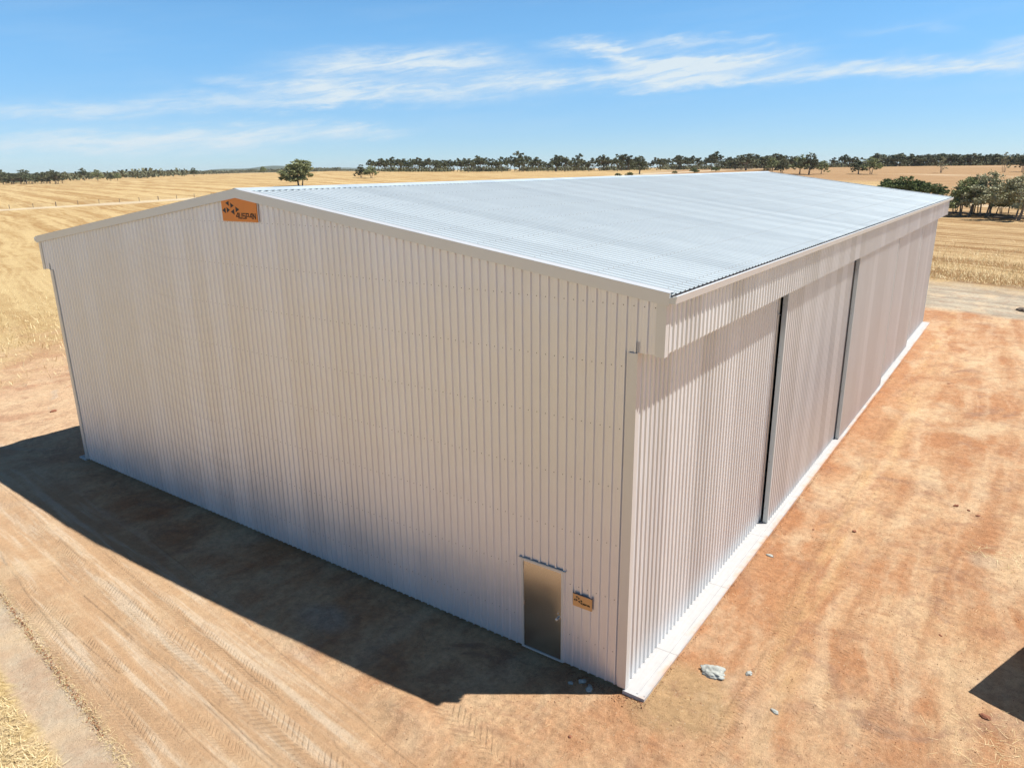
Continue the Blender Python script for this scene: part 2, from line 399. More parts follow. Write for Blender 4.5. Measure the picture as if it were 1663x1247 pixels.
    blot2 = g_.ss(0.48, 0.72, g_.noise(g_.vec(X+31.0, Y*0.55, 3.0), 0.55, 6, 0.62, 0.15))*(1.0-fN).clamp()*(1.0-fW).clamp()
    base = g_.mix(blot2*0.6, base, (0.70, 0.52, 0.33))
    speck = g_.ss(0.70, 0.76, g_.noise(P2, 26.0, 2, 0.6))
    base = g_.mix(speck*0.45, base, (0.25, 0.12, 0.07))
    speck2 = g_.ss(0.70, 0.76, g_.noise(g_.vec(X+7.0, Y+3.0, 1.0), 19.0, 2, 0.6))
    base = g_.mix(speck2*0.5, base, (0.72, 0.60, 0.45))
    # worn track beside the paddock fence
    fl = g_.ss(9.0, 5.0, (X - 23.0/157.0*(Y-68.0) + 249.0 + wobb*10).abs())
    base = g_.mix(fl*0.65, base, (0.64, 0.55, 0.40))
    # fine grain
    grain = (nff*0.55+ng*0.45)
    hs = g_.node('ShaderNodeHueSaturation'); g_.t.links.new(base, hs.inputs['Color']); hs.inputs['Saturation'].default_value = 1.0
    g_.put(hs.inputs['Value'], (0.62 + (g_.ss(0.3, 0.7, nff)*0.16 + g_.ss(0.32, 0.68, ng)*0.30 + g_.ss(0.3, 0.7, nmid)*0.24)*(1.0-road*0.55) + road*0.20)*0.80)
    # tyre prints: (points a -> b), half width, tread spacing
    H = None; DK = None; patchy = g_.noise(P2, 0.9, 3, 0.5)
    def track(x0, y0, x1, y1, w_, sp_, amp, chev=2.2, fade=0.25, line=False):
        nonlocal H, DK
        L_ = math.hypot(x1-x0, y1-y0); ux, uy = (x1-x0)/L_, (y1-y0)/L_
        s_ = X*ux+Y*uy-(x0*ux+y0*uy); d_ = Y*ux-X*uy-(y0*ux-x0*uy) + (nb-0.5)*0.8 + wob*0.10
        ad = d_.abs(); msk = g_.ss(w_, w_*(0.8 if not line else 0.2), ad)*g_.ss(-0.3, 0.5, s_)*g_.ss(L_+0.3, L_-0.5, s_)*g_.ss(0.38, 0.55, patchy+fade)
        if line: h = msk
        else:
            side = g_.m('SIGN', d_)
            h = g_.ss(0.25, 0.8, ((s_ + ad*chev*0.5 + side*sp_*0.25)*(2*math.pi/sp_)).sin()) * msk*g_.ss(0.0, 0.03, ad)
        H = h*amp if H is None else H + h*amp
        k = h*(0.42*abs(amp) if not line else 0.40)
        DK = k if DK is None else DK + k
    track(-17.5, -3.40, -9.0, -4.15, .22, .125, .8, fade=.03)
    track(-9.5, -4.10, -2.0, -4.75, .30, .165, 1.0, fade=.08)
    track(-14, -3.05, -4.5, -4.05, .16, .11, .8, fade=.0)
    track(-3.2, -2.2, 0.3, -3.2, .33, .17, 1.0, fade=.05)
    track(-15, -4.9, -5.6, -5.75, .24, .12, .5, fade=.0)
    track(-13.5, -5.35, -6.0, -6.15, .20, .13, .7, fade=.05)
    track(-13.0, -5.2, -4.4, -5.3, .16, .10, .7, fade=.0)
    track(2.15, -3.5, 1.85, 5.0, .19, .10, .7, chev=.6, fade=.08)
    track(4.05, -2.5, 4.3, 4.5, .19, .10, .7, chev=.6, fade=.05)
    track(1.75, 5.5, 1.5, 22, .2, .11, 1.0, chev=.5, fade=.0)
    track(3.2, 1.0, 3.0, 12, .2, .11, .8, chev=.5, fade=-.04)
    track(4.6, 6, 3.3, 30, .2, .12, .8, chev=.5, fade=-.02)
    for q in ((-13.7,-4.15,-3.8,-5.05,.014),(-22,-2.6,-9,-4.05,.022),(-16,-3.9,-2.4,-5.3,.016),(-14.7,-2.9,-2.0,-4.35,.02),(-13.6,-1.9,-1.4,-3.85,.014),
              (-12,-5.15,-4.2,-5.62,.012),(-18,-4.4,-6.5,-6.05,.02),(-14.5,-5.45,-7.2,-6.36,.035),(1.9,-1,1.68,14,.02),(5.2,10.4,6.6,9.9,.02),(5.0,11.4,6.7,11.0,.02)):
        track(q[0], q[1], q[2], q[3], q[4]*2.6, 1, -0.9, line=True, fade=.06)
    hs2 = g_.node('ShaderNodeHueSaturation'); g_.t.links.new(hs.outputs[0], hs2.inputs['Color']); g_.put(hs2.inputs['Value'], 1.0-(DK*0.20).clamp())
    g_.t.links.new(hs2.outputs[0], b_.inputs['Base Color'])
    b_.inputs['Roughness'].default_value = 0.95; b_.inputs['Specular IOR Level'].default_value = 0.15
    bump(g_, b_, nf*2.2 + nmid*1.0 + nff*1.1 + ng*0.9 - H*0.55, 1.0, 0.024)
    return m_
M_ground = ground_mat()
ground = link('ground', me, M_ground); tag(ground, kind='structure')

# distant low hills
hx = MB()
for az0, az1, r0, hh in ((-1.12, -0.80, 5600, 54), (-1.30, -0.95, 7000, 44), (-0.92, -0.72, 7600, 40)):
    n = 60; vs = []; fs = []
    for i in range(n+1):
        t = i/n; a = az0+(az1-az0)*t
        h = hh*(math.sin(math.pi*t)**0.8)*(0.72+0.28*math.sin(t*9+r0)+0.1*math.sin(t*31+1))
        for k, (dr, hz) in enumerate(((0, -3), (350, h*0.62), (700, h), (1500, -3))):
            r_ = r0+dr; vs.append((5.2+r_*math.sin(a), -11+r_*math.cos(a), hz+6))
    for i in range(n):
        for k in range(3): fs.append((i*4+k, (i+1)*4+k, (i+1)*4+k+1, i*4+k+1))
    hx.add(vs, fs)
M_hill = plain('wooded_hill', (0.075, 0.090, 0.050), 0.95, 0, 0.006, .6, 0)
hills = hx.build('hills', M_hill, None, True); tag(hills, kind='structure')

# ------------------------------------------------------------------ the shed
Wd, Ln, ZF, HE, HR, OV = 21.39, 41.95, 6.77, 7.81, 9.37, 0.50
SL = (HR-HE)/(Wd/2+OV)
def rake(x): return HR - SL*abs(x+Wd/2)
shed = empty('farm_shed', (0, 0, 0))
tag(shed, 'large silver corrugated metal shed with low gable roof and sliding doors along its side', 'shed')
PITCH = 0.195
def ribs(a, b, extra=(), low=False):
    """profile points (s, offset) of trapezoid-ribbed sheeting from a to b"""
    pts = []; n0 = math.floor(a/PITCH)-1; n1 = math.ceil(b/PITCH)+1
    for i in range(n0, n1):
        s = i*PITCH
        if low: pts += [(s, 0), (s+.110, 0), (s+.134, .022), (s+.170, .022), (s+.194, 0)]; continue
        pts += [(s, 0), (s+.050, 0), (s+.056, .004), (s+.064, .004), (s+.070, 0), (s+.130, 0), (s+.146, .030), (s+.176, .030), (s+.192, 0)]
    def off(s):
        for (s0, o0), (s1, o1) in zip(pts[:-1], pts[1:]):
            if s0 <= s <= s1 and s1 > s0: return o0+(o1-o0)*(s-s0)/(s1-s0)
        return 0
    res = [q for q in pts if a < q[0] < b] + [(a, off(a)), (b, off(b))] + [(e, off(e)) for e in extra]
    return sorted(set(res))
def sheet(name, prof, P, lo, hi, mat, parent, flip=False):
    """P(s, off, t) -> point; lo(s)/hi(s) extent along the rib"""
    vs = []; fs = []
    for s, o in prof:
        pass
    mb = MB()
    for (s0, o0), (s1, o1) in zip(prof[:-1], prof[1:]):
        if s1-s0 < 1e-5: continue
        sm = (s0+s1)/2
        a0, a1, c0, c1 = lo(s0, sm), lo(s1, sm), hi(s0, sm), hi(s1, sm)
        if c0-a0 < 1e-4: continue
        vs.append(None); n = len(mb.v)
        mb.v += [P(s0, o0, a0), P(s1, o1, a1), P(s1, o1, c1), P(s0, o0, c0)]; mb.f.append((n+3, n+2, n+1, n) if flip else (n, n+1, n+2, n+3)); mb.mi.append(0)
    return mb.build(name, mat, parent)
# gable wall facing the camera (normal -Y)
DX0, DX1, DZ = -2.425, -1.405, 2.14
def g_lo(s, sm):
    if DX0 < sm < DX1: return DZ+0.03
    if sm > -0.145 or sm < -Wd+0.145: return ZF+0.01
    return 0.045
gw = sheet('gable_wall', ribs(-Wd-.40, .40, (DX0, DX1, -0.145, -Wd+.145)), lambda s, o, t: (s, -o, t), g_lo, lambda s, sm: rake(s)-0.03, M_wall, shed)
gw['label'] = 'ribbed gable end wall in shade'
bw = sheet('rear_wall', ribs(-Wd-.40, .40), lambda s, o, t: (s, Ln+o, t), lambda s, sm: (ZF if (sm > 0 or sm < -Wd) else 0.045), lambda s, sm: rake(s)-0.03, M_wall, shed, True)
# rows of screws where the sheets meet the girts
mb = MB()
for z in (8.62, 7.57, 6.50, 5.35, 4.20, 3.05, 1.90, 0.75):
    s = math.floor((-Wd-.3)/PITCH)*PITCH
    while s < .36:
        x = s+.1
        if rake(x)-0.2 > z and not (DX0-.05 < x < DX1+.05 and z < DZ+.1) and (z > ZF or (-Wd+.15 < x < -.15)):
            mb.add([(x+dx_, -.003-oy, z+.02*SL+dz_) for dx_, oy, dz_ in ((-.011, 0, 0), (0, 0, -.011), (.011, 0, 0), (0, 0, .011), (0, .012, 0))],
                   [(0, 1, 4), (1, 2, 4), (2, 3, 4), (3, 0, 4)])
        s += PITCH
sc_ = mb.build('screw', M_screw, shed); sc_['kind'] = 'stuff'
# roof slopes
for sgn, nm in ((1, 'roof'), (-1, 'roof')):
    xe = (0.57 if sgn > 0 else -Wd-0.57)
    k = math.sqrt(1+SL*SL)
    ro = sheet(nm, ribs(-0.02, Ln+.02, (), True), lambda s, o, t: (t, s, rake(t)+0.005+o), lambda s, sm: (min(xe, -Wd/2)), lambda s, sm: max(xe, -Wd/2), M_roof, shed, True)
    ro['label'] = 'ribbed roof slope facing the sun' if sgn > 0 else 'far roof slope behind the ridge'
mb = MB()
cx = -Wd/2
cap = [(cx-.26, rake(cx-.26)+.040), (cx, HR+.062), (cx+.26, rake(cx+.26)+.040), (cx+.262, rake(cx+.262)+.026), (cx+.258, rake(cx+.258)+.036), (cx, HR+.056), (cx-.258, rake(cx-.258)+.036), (cx-.262, rake(cx-.262)+.026)]
mb.prism(cap, 'y', -.06, Ln+.06); mb.build('ridge_cap', M_roof, shed)
mb = MB()
for i in range(9):
    x = .35 - i*1.33
    for j in range(0, int(Ln/PITCH)):
        y = j*PITCH+.152; z = rake(x)+.027
        mb.add([(x-.011, y, z), (x, y-.011, z), (x+.011, y, z), (x, y+.011, z), (x, y, z+.012)], [(0, 1, 4), (1, 2, 4), (2, 3, 4), (3, 0, 4)])
rsw = mb.build('roof_screw', M_screw, shed); rsw['kind'] = 'stuff'
# barge flashings on both gables
for yy, dr in ((0, -1), (Ln, 1)):
    for sgn in (1, -1):
        mb = MB(); x0 = cx; x1 = cx + sgn*(Wd/2+.56); y0, y1 = yy+dr*.034, yy+dr*.075
        for (a, b) in ((-.168, .045),):
            vs = [(x0, y0, rake(x0)+a), (x1, y0, rake(x1)+a), (x1, y0, rake(x1)+b), (x0, y0, rake(x0)+b), (x0, y1, rake(x0)+a), (x1, y1, rake(x1)+a), (x1, y1, rake(x1)+b), (x0, y1, rake(x0)+b)]
            mb.add(vs, [(0, 1, 2, 3), (7, 6, 5, 4), (0, 4, 5, 1), (3, 2, 6, 7), (1, 5, 6, 2), (0, 3, 7, 4)])
            yb = yy-dr*.13
            vs = [(x0, y1, rake(x0)+.047), (x1, y1, rake(x1)+.047), (x1, yb, rake(x1)+.051), (x0, yb, rake(x0)+.051), (x1, yb, rake(x1)+.038), (x0, yb, rake(x0)+.038)]
            mb.add(vs, [(0, 1, 2, 3), (3, 2, 4, 5)])
        mb.build('barge_flashing', M_flash, shed)
# gutters
for sgn in (1, -1):
    def gx(d): return OV+d if sgn > 0 else -Wd-OV-d
    mb = MB(); z = HE
    prof = [(.035, z-.05), (.035, z-.135), (.165, z-.135), (.185, z-.01), (.165, z+.000), (.178, z-.010), (.160, z-.07), (.045, z-.07), (.045, z-.05)]
    mb.prism([(gx(a), b) for a, b in prof], 'y', -.07, Ln+.07)
    for ye in (-.07, Ln+.068):
        mb.prism([(gx(.035), z-.05), (gx(.035), z-.135), (gx(.165), z-.135), (gx(.185), z-.01)], 'y', ye-.003, ye+.003)
    gt = mb.build('gutter', M_gutter, shed)
    mb = MB()
    yy = 1.0
    while yy < Ln:
        if sgn > 0:
            mb = MB(); mb.box((min(gx(.04), gx(.175)), yy, z-.028), (max(gx(.04), gx(.175)), yy+.025, z-.022)); mb.build('gutter_strap', M_steel, gt)
        yy += 1.5
# fascia (track cover) along both sides, its corner flashings and dark soffit
for sgn in (1, -1):
    X0 = OV if sgn > 0 else -Wd-OV
    fs_ = sheet('fascia', ribs(.05, Ln-.05), lambda s, o, t: (X0+(o-.030)*sgn, s, t), lambda s, sm: ZF+.02, lambda s, sm: HE-.02, M_side, shed, sgn < 0)
    fs_['label'] = 'deep ribbed fascia covering the door track' if sgn > 0 else 'deep ribbed fascia on the far side'
    for ya, yb in ((-.036, .10), (Ln-.10, Ln+.036)):
        mb = MB(); yo = ya if ya < 1 else yb
        xa, xb = (OV-.17, OV+.004) if sgn > 0 else (-Wd-OV-.004, -Wd-OV+.17)
        mb.box((xa, min(yo, yo+(.004 if ya < 1 else -.004)), ZF-.012), (xb, max(yo, yo+(.004 if ya < 1 else -.004)), HE-.06))
        xo = OV if sgn > 0 else -Wd-OV-.004
        mb.box((xo, ya+.005 if ya < 1 else ya, ZF-.012), (xo+.004, yb if ya < 1 else yb-.005, HE-.06))
        mb.build('fascia_corner', M_flash, shed)
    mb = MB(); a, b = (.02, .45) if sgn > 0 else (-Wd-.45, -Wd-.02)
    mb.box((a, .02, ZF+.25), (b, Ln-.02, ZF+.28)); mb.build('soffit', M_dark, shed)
# corner posts wrapped in flashing
for xx, s1 in ((0, 1), (-Wd, -1)):
    for yy, s2 in ((0, -1), (Ln, 1)):
        mb = MB()
        xa, xb = sorted((xx+s1*.02, xx-s1*.155)); ya, yb = sorted((yy+s2*.002, yy+s2*.040))
        mb.box((xa, ya, .05), (xb, yb, ZF+.0))
        xa, xb = sorted((xx+s1*.02, xx+s1*.024)); ya, yb = sorted((yy+s2*.040, yy-s2*.10))
        mb.box((xa, ya, .05), (xb, yb, ZF+.2))
        if yy == 0: mb.box((min(xx+s1*.02, xx-s1*.155), -.0355, ZF), (max(xx+s1*.02, xx-s1*.155), -.002, ZF+.004))
        mb.build('corner_flashing', M_flash, shed)
# sliding doors: five leaves each side, in three tracks
leafs = [(-.04, .06, 8.6), (.17, 8.45, 16.9), (.33, 16.62, 25.05), (.17, 24.8, 33.85), (.0, 33.6, Ln-.04)]
dl = ['sliding door leaf nearest the camera', 'second sliding door leaf with grey end frame', 'middle sliding door leaf standing farthest out', 'fourth sliding door leaf', 'farthest sliding door leaf']
for sgn in (1, -1):
    for i, (xo, ya, yb) in enumerate(leafs):
        def sx(v): return v if sgn > 0 else -Wd-v
        bx = 0.033
        ds = sheet('sliding_door', ribs(ya+.02, yb-.02), lambda s, o, t: (sx(xo+o-.012), s, t), lambda s, sm: bx, lambda s, sm: ZF+.22, M_side, shed, sgn < 0)
        if sgn > 0: ds['label'] = dl[i]
        mb = MB(); th = .10
        for yy in (ya, yb-.05):
            a, b = sorted((sx(xo-th), sx(xo+.022))); mb.box((a, yy, .05), (b, yy+.05, ZF+.22))
        a, b = sorted((sx(xo-th), sx(xo-.016)))
        mb.box((a, ya+.05, .0285), (b, yb-.05, .11)); mb.box((a, ya+.05, 3.3), (b, yb-.05, 3.4))
        mb.build('end_frame', M_frame, ds)
        if sgn > 0 and i in (1, 2):
            for zz in (6.3, 4.9, 4.75, 3.4, 1.9, .5):
                mb = MB(); mb.tube([(xo-.07, ya, zz), (xo-.07, ya-.012, zz)], .011, 6); mb.build('bolt', M_screw, ds)
            mb = MB(); mb.box((xo-.17, ya-.05, 6.02), (xo-.13, ya+.02, 6.05)); mb.build('bracket', M_steel, ds)
# concrete edge strip the doors run along, with two guide rails
mb = MB(); mb.box((-.02, -.07, -.25), (.44, Ln+.02, .028)); mb.box((-Wd-.44, -.07, -.25), (-Wd+.02, Ln+.02, .028)); mb.box((-.30, .07, -.25), (-.02, Ln+.02, .028)); mb.box((-Wd+.02, .07, -.25), (-Wd+.30, Ln+.02, .028)); mb.box((-Wd+.30, .07, -.25), (-.30, Ln, .0)); sl = mb.build('slab', M_conc, shed); sl['label'] = 'pale concrete slab edge beside the doors'
for sgn in (1, -1):
    for v in (.245, .395):
        mb = MB(); a, b = sorted((v if sgn > 0 else -Wd-v, v+.03 if sgn > 0 else -Wd-v-.03)); mb.box((a, .0, .028), (b, Ln, .040)); mb.build('guide_rail', M_conc, sl)
# near-black box, its colour standing in for the unlit inside
mb = MB(); mb.box((-Wd+.5, .6, .03), (-.5, Ln-.6, 6.6)); mb.build('dark_core', M_dark, shed)
# access door
dr_ = MB(); dr_.box((DX0+.055, -.018, .075), (DX1-.055, .022, DZ-.055)); door = dr_.build('door', M_door, shed); door['label'] = 'shiny plain metal access door'
bv = door.modifiers.new('bevel', 'BEVEL'); bv.width = .004; bv.segments = 2
mb = MB()
mb.box((DX0, -.034, .03), (DX0+.05, .05, DZ)); mb.box((DX1-.05, -.034, .03), (DX1, .05, DZ)); mb.box((DX0+.05, -.034, DZ-.05), (DX1-.05, .05, DZ)); mb.box((DX0+.05, -.034, .03), (DX1-.05, .05, .068))
mb.build('door_frame', M_flash, shed)
mb = MB(); mb.box((DX0-.05, -.052, DZ+.004), (DX1+.05, .0, DZ+.022)); mb.build('door_head_flashing', M_frame, shed)
mb = MB(); hx_ = DX1-.13
mb.tube([(hx_, -.018, 1.03), (hx_, -.030, 1.03)], .032, 16); mb.tube([(hx_, -.03, 1.03), (hx_, -.055, 1.03)], .012, 10)
mb.tube([(hx_, -.055, 1.03), (hx_, -.062, 1.03), (hx_, -.085, 1.03), (hx_, -.095, 1.03)], [.018, .030, .028, .012], 14)
mb.build('handle', M_steel, door, False)
mb = MB(); mb.tube([(hx_, -.018, 1.14), (hx_, -.027, 1.14)], .02, 12); mb.build('lock', M_steel, door)
for zz in (.35, 1.05, 1.8): mb = MB(); mb.tube([(DX0+.052, -.024, zz), (DX0+.052, -.024, zz+.1)], .009, 8); mb.build('hinge', M_steel, door)

# ------------------------------------------------------------------ signs
def tri(mb_, pts, y, th=.003):
    n = len(pts); vs = [(x, y, z) for x, z in pts]+[(x, y-th, z) for x, z in pts]
    ar = sum(pts[i][0]*pts[(i+1) % n][1]-pts[(i+1) % n][0]*pts[i][1] for i in range(n))
    fs = [tuple(range(n)), tuple(range(2*n-1, n-1, -1))] + [(i, (i+1) % n, n+(i+1) % n, n+i) for i in range(n)]
    mb_.add(vs, fs)
TRIS = [((.227, .96), (.131, .86), (.227, .725)), ((.272, .885), (.366, .745), (.272, .633)), ((.410, .70), (.515, .575), (.410, .433)),
        ((.364, .577), (.262, .452), (.364, .317)), ((.112, .645), (.014, .508), (.112, .372)), ((.150, .667), (.238, .535), (.150, .40))]   # triangles of the emblem
GLY = {  # strokes on a 4 x 6 grid
 'A': [((4, 0), (4, 6)), ((4, 6), (2.8, 6)), ((2.8, 6), (0, 2)), ((0, 2), (4, 2))],
 'U': [((0, 6), (0, 0)), ((0, 0), (4, 0)), ((4, 0), (4, 6))],
 'S': [((4, 6), (0, 6)), ((0, 6), (0, 3)), ((0, 3), (4, 3)), ((4, 3), (4, 0)), ((4, 0), (0, 0))],
 'P': [((0, 0), (0, 6)), ((0, 6), (4, 6)), ((4, 6), (4, 2.6)), ((4, 2.6), (1.2, 2.6))],
 'N': [((0, 0), (0, 6)), ((0, 6), (4, 0)), ((4, 0), (4, 6))]}
def word(mb_, txt, x0, z0, w, h, y, st):
    cw = w/len(txt)
    for i, ch in enumerate(txt):
        for (a, b), (c, d) in GLY[ch]:
            ax, az_ = x0+cw*(i+.0)+a/4*cw*.66, z0+b/6*h; bx_, bz = x0+cw*i+c/4*cw*.66, z0+d/6*h
            L_ = math.hypot(bx_-ax, bz-az_); ux, uz = (bx_-ax)/L_*st/2, (bz-az_)/L_*st/2; px_, pz = -uz, ux
            tri(mb_, [(ax-ux+px_, az_-uz+pz), (ax-ux-px_, az_-uz-pz), (bx_+ux-px_, bz+uz-pz), (bx_+ux+px_, bz+uz+pz)], y)
def sign(name, label, x0, x1, z0, ztop, y, mat, lx, lz, ls, lz2, wx, wz, ww, wh, st):
    r_ = empty(name, (x0, y, z0)); tag(r_, label, 'sign')
    mb_ = MB(); tops = ztop
    pts = [(0, 0), (x1-x0, 0)] + [(a-x0, b-z0) for a, b in tops]
    tri(mb_, pts, 0.0, .022); mb_.build('panel', mat, r_)
    mb_ = MB()
    for t3 in TRIS: tri(mb_, [(lx+a*ls, lz+b*lz2) for a, b in t3], -.0235)
    mb_.build('emblem', M_black, r_)
    mb_ = MB(); word(mb_, 'AUSPAN', wx, wz, ww, wh, -.0235, st); mb_.build('lettering', M_black, r_)
    return r_
sx0, sx1, sz0 = -11.31, -9.93, 8.645
sign('gable_sign', 'large orange sign with black triangle emblem under the roof apex', sx0, sx1, sz0,
     [(sx1, rake(sx1)-.16), (cx, HR-.16), (sx0, rake(sx0)-.16)], -.034, M_orange, .0, .0, 1.38, .50, .57, .08, .79, .115, .024)
sign('wall_sign', 'small tan sign with black emblem on the wall beside the metal door', -1.165, -.745, 1.50,
     [(-.745, 1.765), (-1.165, 1.765)], -.034, M_tan, .01, .03, .40, .215, .17, .085, .22, .030, .008)
mb = MB()
mb.box((-1.175, -.058, 1.768), (-.735, -.032, 1.776)); o = mb.build('sign_cap', M_screw, bpy.data.objects['wall_sign']); o.location = (1.165, .034, -1.50)

# ------------------------------------------------------------------ trees
def foliage_mat(name, c1, c2, c3):
    m_, g_, b_ = new_mat(name); P, X, Y, Z = obj_xyz(g_)
    ge = g_.node('ShaderNodeNewGeometry'); oi = g_.node('ShaderNodeObjectInfo')
    rnd = E(g_, ge.outputs['Random Per Island']); orr = E(g_, oi.outputs['Random'])
    n = g_.noise(P, 6.0, 3, 0.6)
    c_ = g_.mix((rnd*0.6+n*0.6-0.1).clamp(), c1, c2); c_ = g_.mix((orr*0.55).clamp(), c_, c3)
    hv = g_.node('ShaderNodeHueSaturation'); hv.inputs['Value'].default_value = 1.45; g_.t.links.new(c_, hv.inputs['Color'])
    g_.t.links.new(hv.outputs[0], b_.inputs['Base Color']); b_.inputs['Roughness'].default_value = 0.75; b_.inputs['Specular IOR Level'].default_value = 0.2
    return m_
M_leaf_dark = foliage_mat('gum_leaves_dark', (0.050, 0.060, 0.032), (0.120, 0.128, 0.066), (0.100, 0.092, 0.056))
M_leaf_mid = foliage_mat('gum_leaves_mid', (0.100, 0.115, 0.050), (0.24, 0.26, 0.12), (0.17, 0.175, 0.09))
M_leaf_green = foliage_mat('bush_leaves', (0.045, 0.060, 0.024), (0.13, 0.165, 0.048), (0.075, 0.08, 0.038))
M_leaf_grey = foliage_mat('grey_leaves', (0.15, 0.155, 0.090), (0.33, 0.33, 0.20), (0.24, 0.22, 0.14))
M_bark = plain('grey_bark', (0.20, 0.165, 0.13), 0.9, 0, 12, .35, .3)

def make_tree(seed, lobes, leaf_n, leaf, trunks, flat=0.6, width=1.0):
    """unit height tree: lobes=[(x,y,z,rx,rz)], trunks=[(x0,y0,lean target z)]"""
    rn = random.Random(seed)
    tb = MB(); cb = MB()
    for (x0, y0, zt, r0) in trunks:
        tx = x0*1.6+rn.uniform(-.05, .05); ty = y0*1.6+rn.uniform(-.05, .05)
        mid = (x0+(tx-x0)*.45+rn.uniform(-.02, .02), y0+(ty-y0)*.45+rn.uniform(-.02, .02), zt*.5)
        tb.tube([(x0, y0, -.02), mid, (tx, ty, zt)], [r0, r0*.8, r0*.55], 6)
        near = sorted(lobes, key=lambda l: (l[0]-tx)**2+(l[1]-ty)**2)[:max(2, len(lobes)//len(trunks)+1)]
        for (lx, ly, lz, rx, rz) in near:
            q = (tx*.4+lx*.6+rn.uniform(-.02, .02), ty*.4+ly*.6, zt*.55+lz*.45)
            tb.tube([(tx*.9+mid[0]*.1, ty*.9+mid[1]*.1, zt*.92), q, (lx, ly, lz)], [r0*.5, r0*.32, r0*.12], 5)
            for _ in range(3):
                a = rn.uniform(0, 6.28); e = (lx+rx*.7*math.cos(a), ly+rx*.7*math.sin(a), lz+rn.uniform(-.2, .7)*rz)
                tb.tube([(lx, ly, lz-rz*.2), e], [r0*.14, r0*.05], 4, cap=False)
    vol = sum(l[3]**2*l[4] for l in lobes)
    for (lx, ly, lz, rx, rz) in lobes:
        n = int(leaf_n*(rx*rx*rz)/vol)
        # sub clumps inside every lobe
        subs = []
        for _ in range(max(4, n//45)):
            a = rn.uniform(0, 6.283); u = rn.uniform(-.55, 1.0); rr = math.sqrt(max(0, 1-u*u))*rn.uniform(.65, 1.05)
            subs.append((lx+rx*rr*math.cos(a), ly+rx*rr*math.sin(a), lz+rz*u*rn.uniform(.7, 1.0), rx*rn.uniform(.22, .42)))
        for _ in range(n):
            sx_, sy_, sz_, sr = subs[rn.randrange(len(subs))]
            d = Vector((rn.gauss(0, 1), rn.gauss(0, 1), rn.gauss(0, 1)*flat)); d *= sr*.52
            c = Vector((sx_, sy_, sz_))+d
            nrm = (Vector((rn.gauss(0, 1), rn.gauss(0, 1), rn.gauss(0, 1)+.5))).normalized()
            t = nrm.orthogonal().normalized(); t = Matrix.Rotation(rn.uniform(0, 6.28), 3, nrm) @ t; b = nrm.cross(t)
            l = leaf*rn.uniform(.5, 1.4); w = l*rn.uniform(.35, .7)
            if c.z < 0.015: c.z = .015
            cb.add([c-t*l, c+b*w, c+t*l, c-b*w], [(0, 1, 2, 3)])
    return tb.mesh('trunk'), cb.mesh('crown')
def lobeset(seed, n, zlo, zhi, spread, r0, r1, fl, rootz=0.0):
    rn = random.Random(seed); L = []
    for i in range(n):
        a = 6.283*i/n*2.4+rn.uniform(-.5, .5); k = math.sqrt((i+.3)/n)
        z = zhi - (zhi-zlo)*k*rn.uniform(.5, 1.1); r = rn.uniform(r0, r1)
        L.append((spread*k*math.cos(a), spread*k*math.sin(a), z, r, r*fl))
    L[0] = (L[0][0]*.4, L[0][1]*.4, zhi, r1, r1*fl)
    return L
def finish(tc, mat):
    t, c = tc; t.materials.append(M_bark); c.materials.append(mat); return t, c
VAR = {'mass': [], 'belt': [], 'lone': [], 'bush': [], 'near': [], 'sparse': [], 'big': [], 'wood': []}
for s in range(6):   # umbrella crowned mallee gums on bare stems
    rn = random.Random(s+50); nt = rn.choice([1, 2, 2, 3])
    tr = [(rn.uniform(-.06, .06), rn.uniform(-.06, .06), rn.uniform(.45, .6), .018) for _ in range(nt)]
    VAR['belt'].append(finish(make_tree(s, lobeset(s, 9+s % 3, .44, .86, .30+.05*(s % 3), .15, .23, .62), 1700, .042, tr), M_leaf_dark))
for s in range(4):
    rn = random.Random(s+80)
    tr = [(rn.uniform(-.05, .05), rn.uniform(-.05, .05), rn.uniform(.3, .42), .024) for _ in range(2)]
    VAR['lone'].append(finish(make_tree(s+20, lobeset(s+20, 12, .24, .80, .40, .19, .26, .8), 4200, .032, tr), M_leaf_mid if s % 2 else M_leaf_dark))
for s in range(4):
    VAR['wood'].append(finish(make_tree(s+30, lobeset(s+30, 11, .26, .82, .46, .20, .28, .66), 1900, .045, [(.0, .0, .4, .022), (.05, .03, .4, .018)]), M_leaf_dark))
for s in range(4):
    VAR['bush'].append(finish(make_tree(s+40, lobeset(s+40, 9, .28, .68, .75, .32, .44, .75), 4200, .050, [(.0, .0, .3, .03), (.1, .05, .3, .03)]), M_leaf_green))
for s in range(4):   # spreading gums with visible leaning stems
    rn = random.Random(s+100)
    tr = [(rn.uniform(-.16, .16), rn.uniform(-.16, .16), rn.uniform(.38, .5), .018) for _ in range(4)]
    VAR['near'].append(finish(make_tree(s+60, lobeset(s+60, 19, .26, .86, .50, .14, .20, .62), 9000, .021, tr), M_leaf_grey if s % 2 else M_leaf_mid))
VAR['sparse'].append(finish(make_tree(71, lobeset(71, 8, .25, .80, .30, .12, .18, .9), 900, .028, [(0, 0, .6, .02), (.06, .0, .5, .016), (-.08, .04, .45, .016)]), M_leaf_grey))
VAR['big'].append(finish(make_tree(75, [(0, 0, .78, .20, .17), (.20, .05, .80, .17, .15), (.30, -.05, .62, .15, .14), (-.15, .05, .66, .20, .17), (-.34, 0, .48, .19, .15), (-.44, .05, .28, .14, .12), (-.2, -.1, .40, .19, .15), (.1, -.12, .50, .20, .16), (.22, .1, .40, .15, .13), (.02, .1, .3, .18, .13), (-.25, .12, .24, .17, .12), (.2, -.1, .26, .15, .12), (-.08, -.18, .22, .15, .11), (0, .22, .55, .2, .17)],
                               13000, .026, [(0, 0, .38, .03), (.1, .02, .35, .022)]), M_leaf_mid))
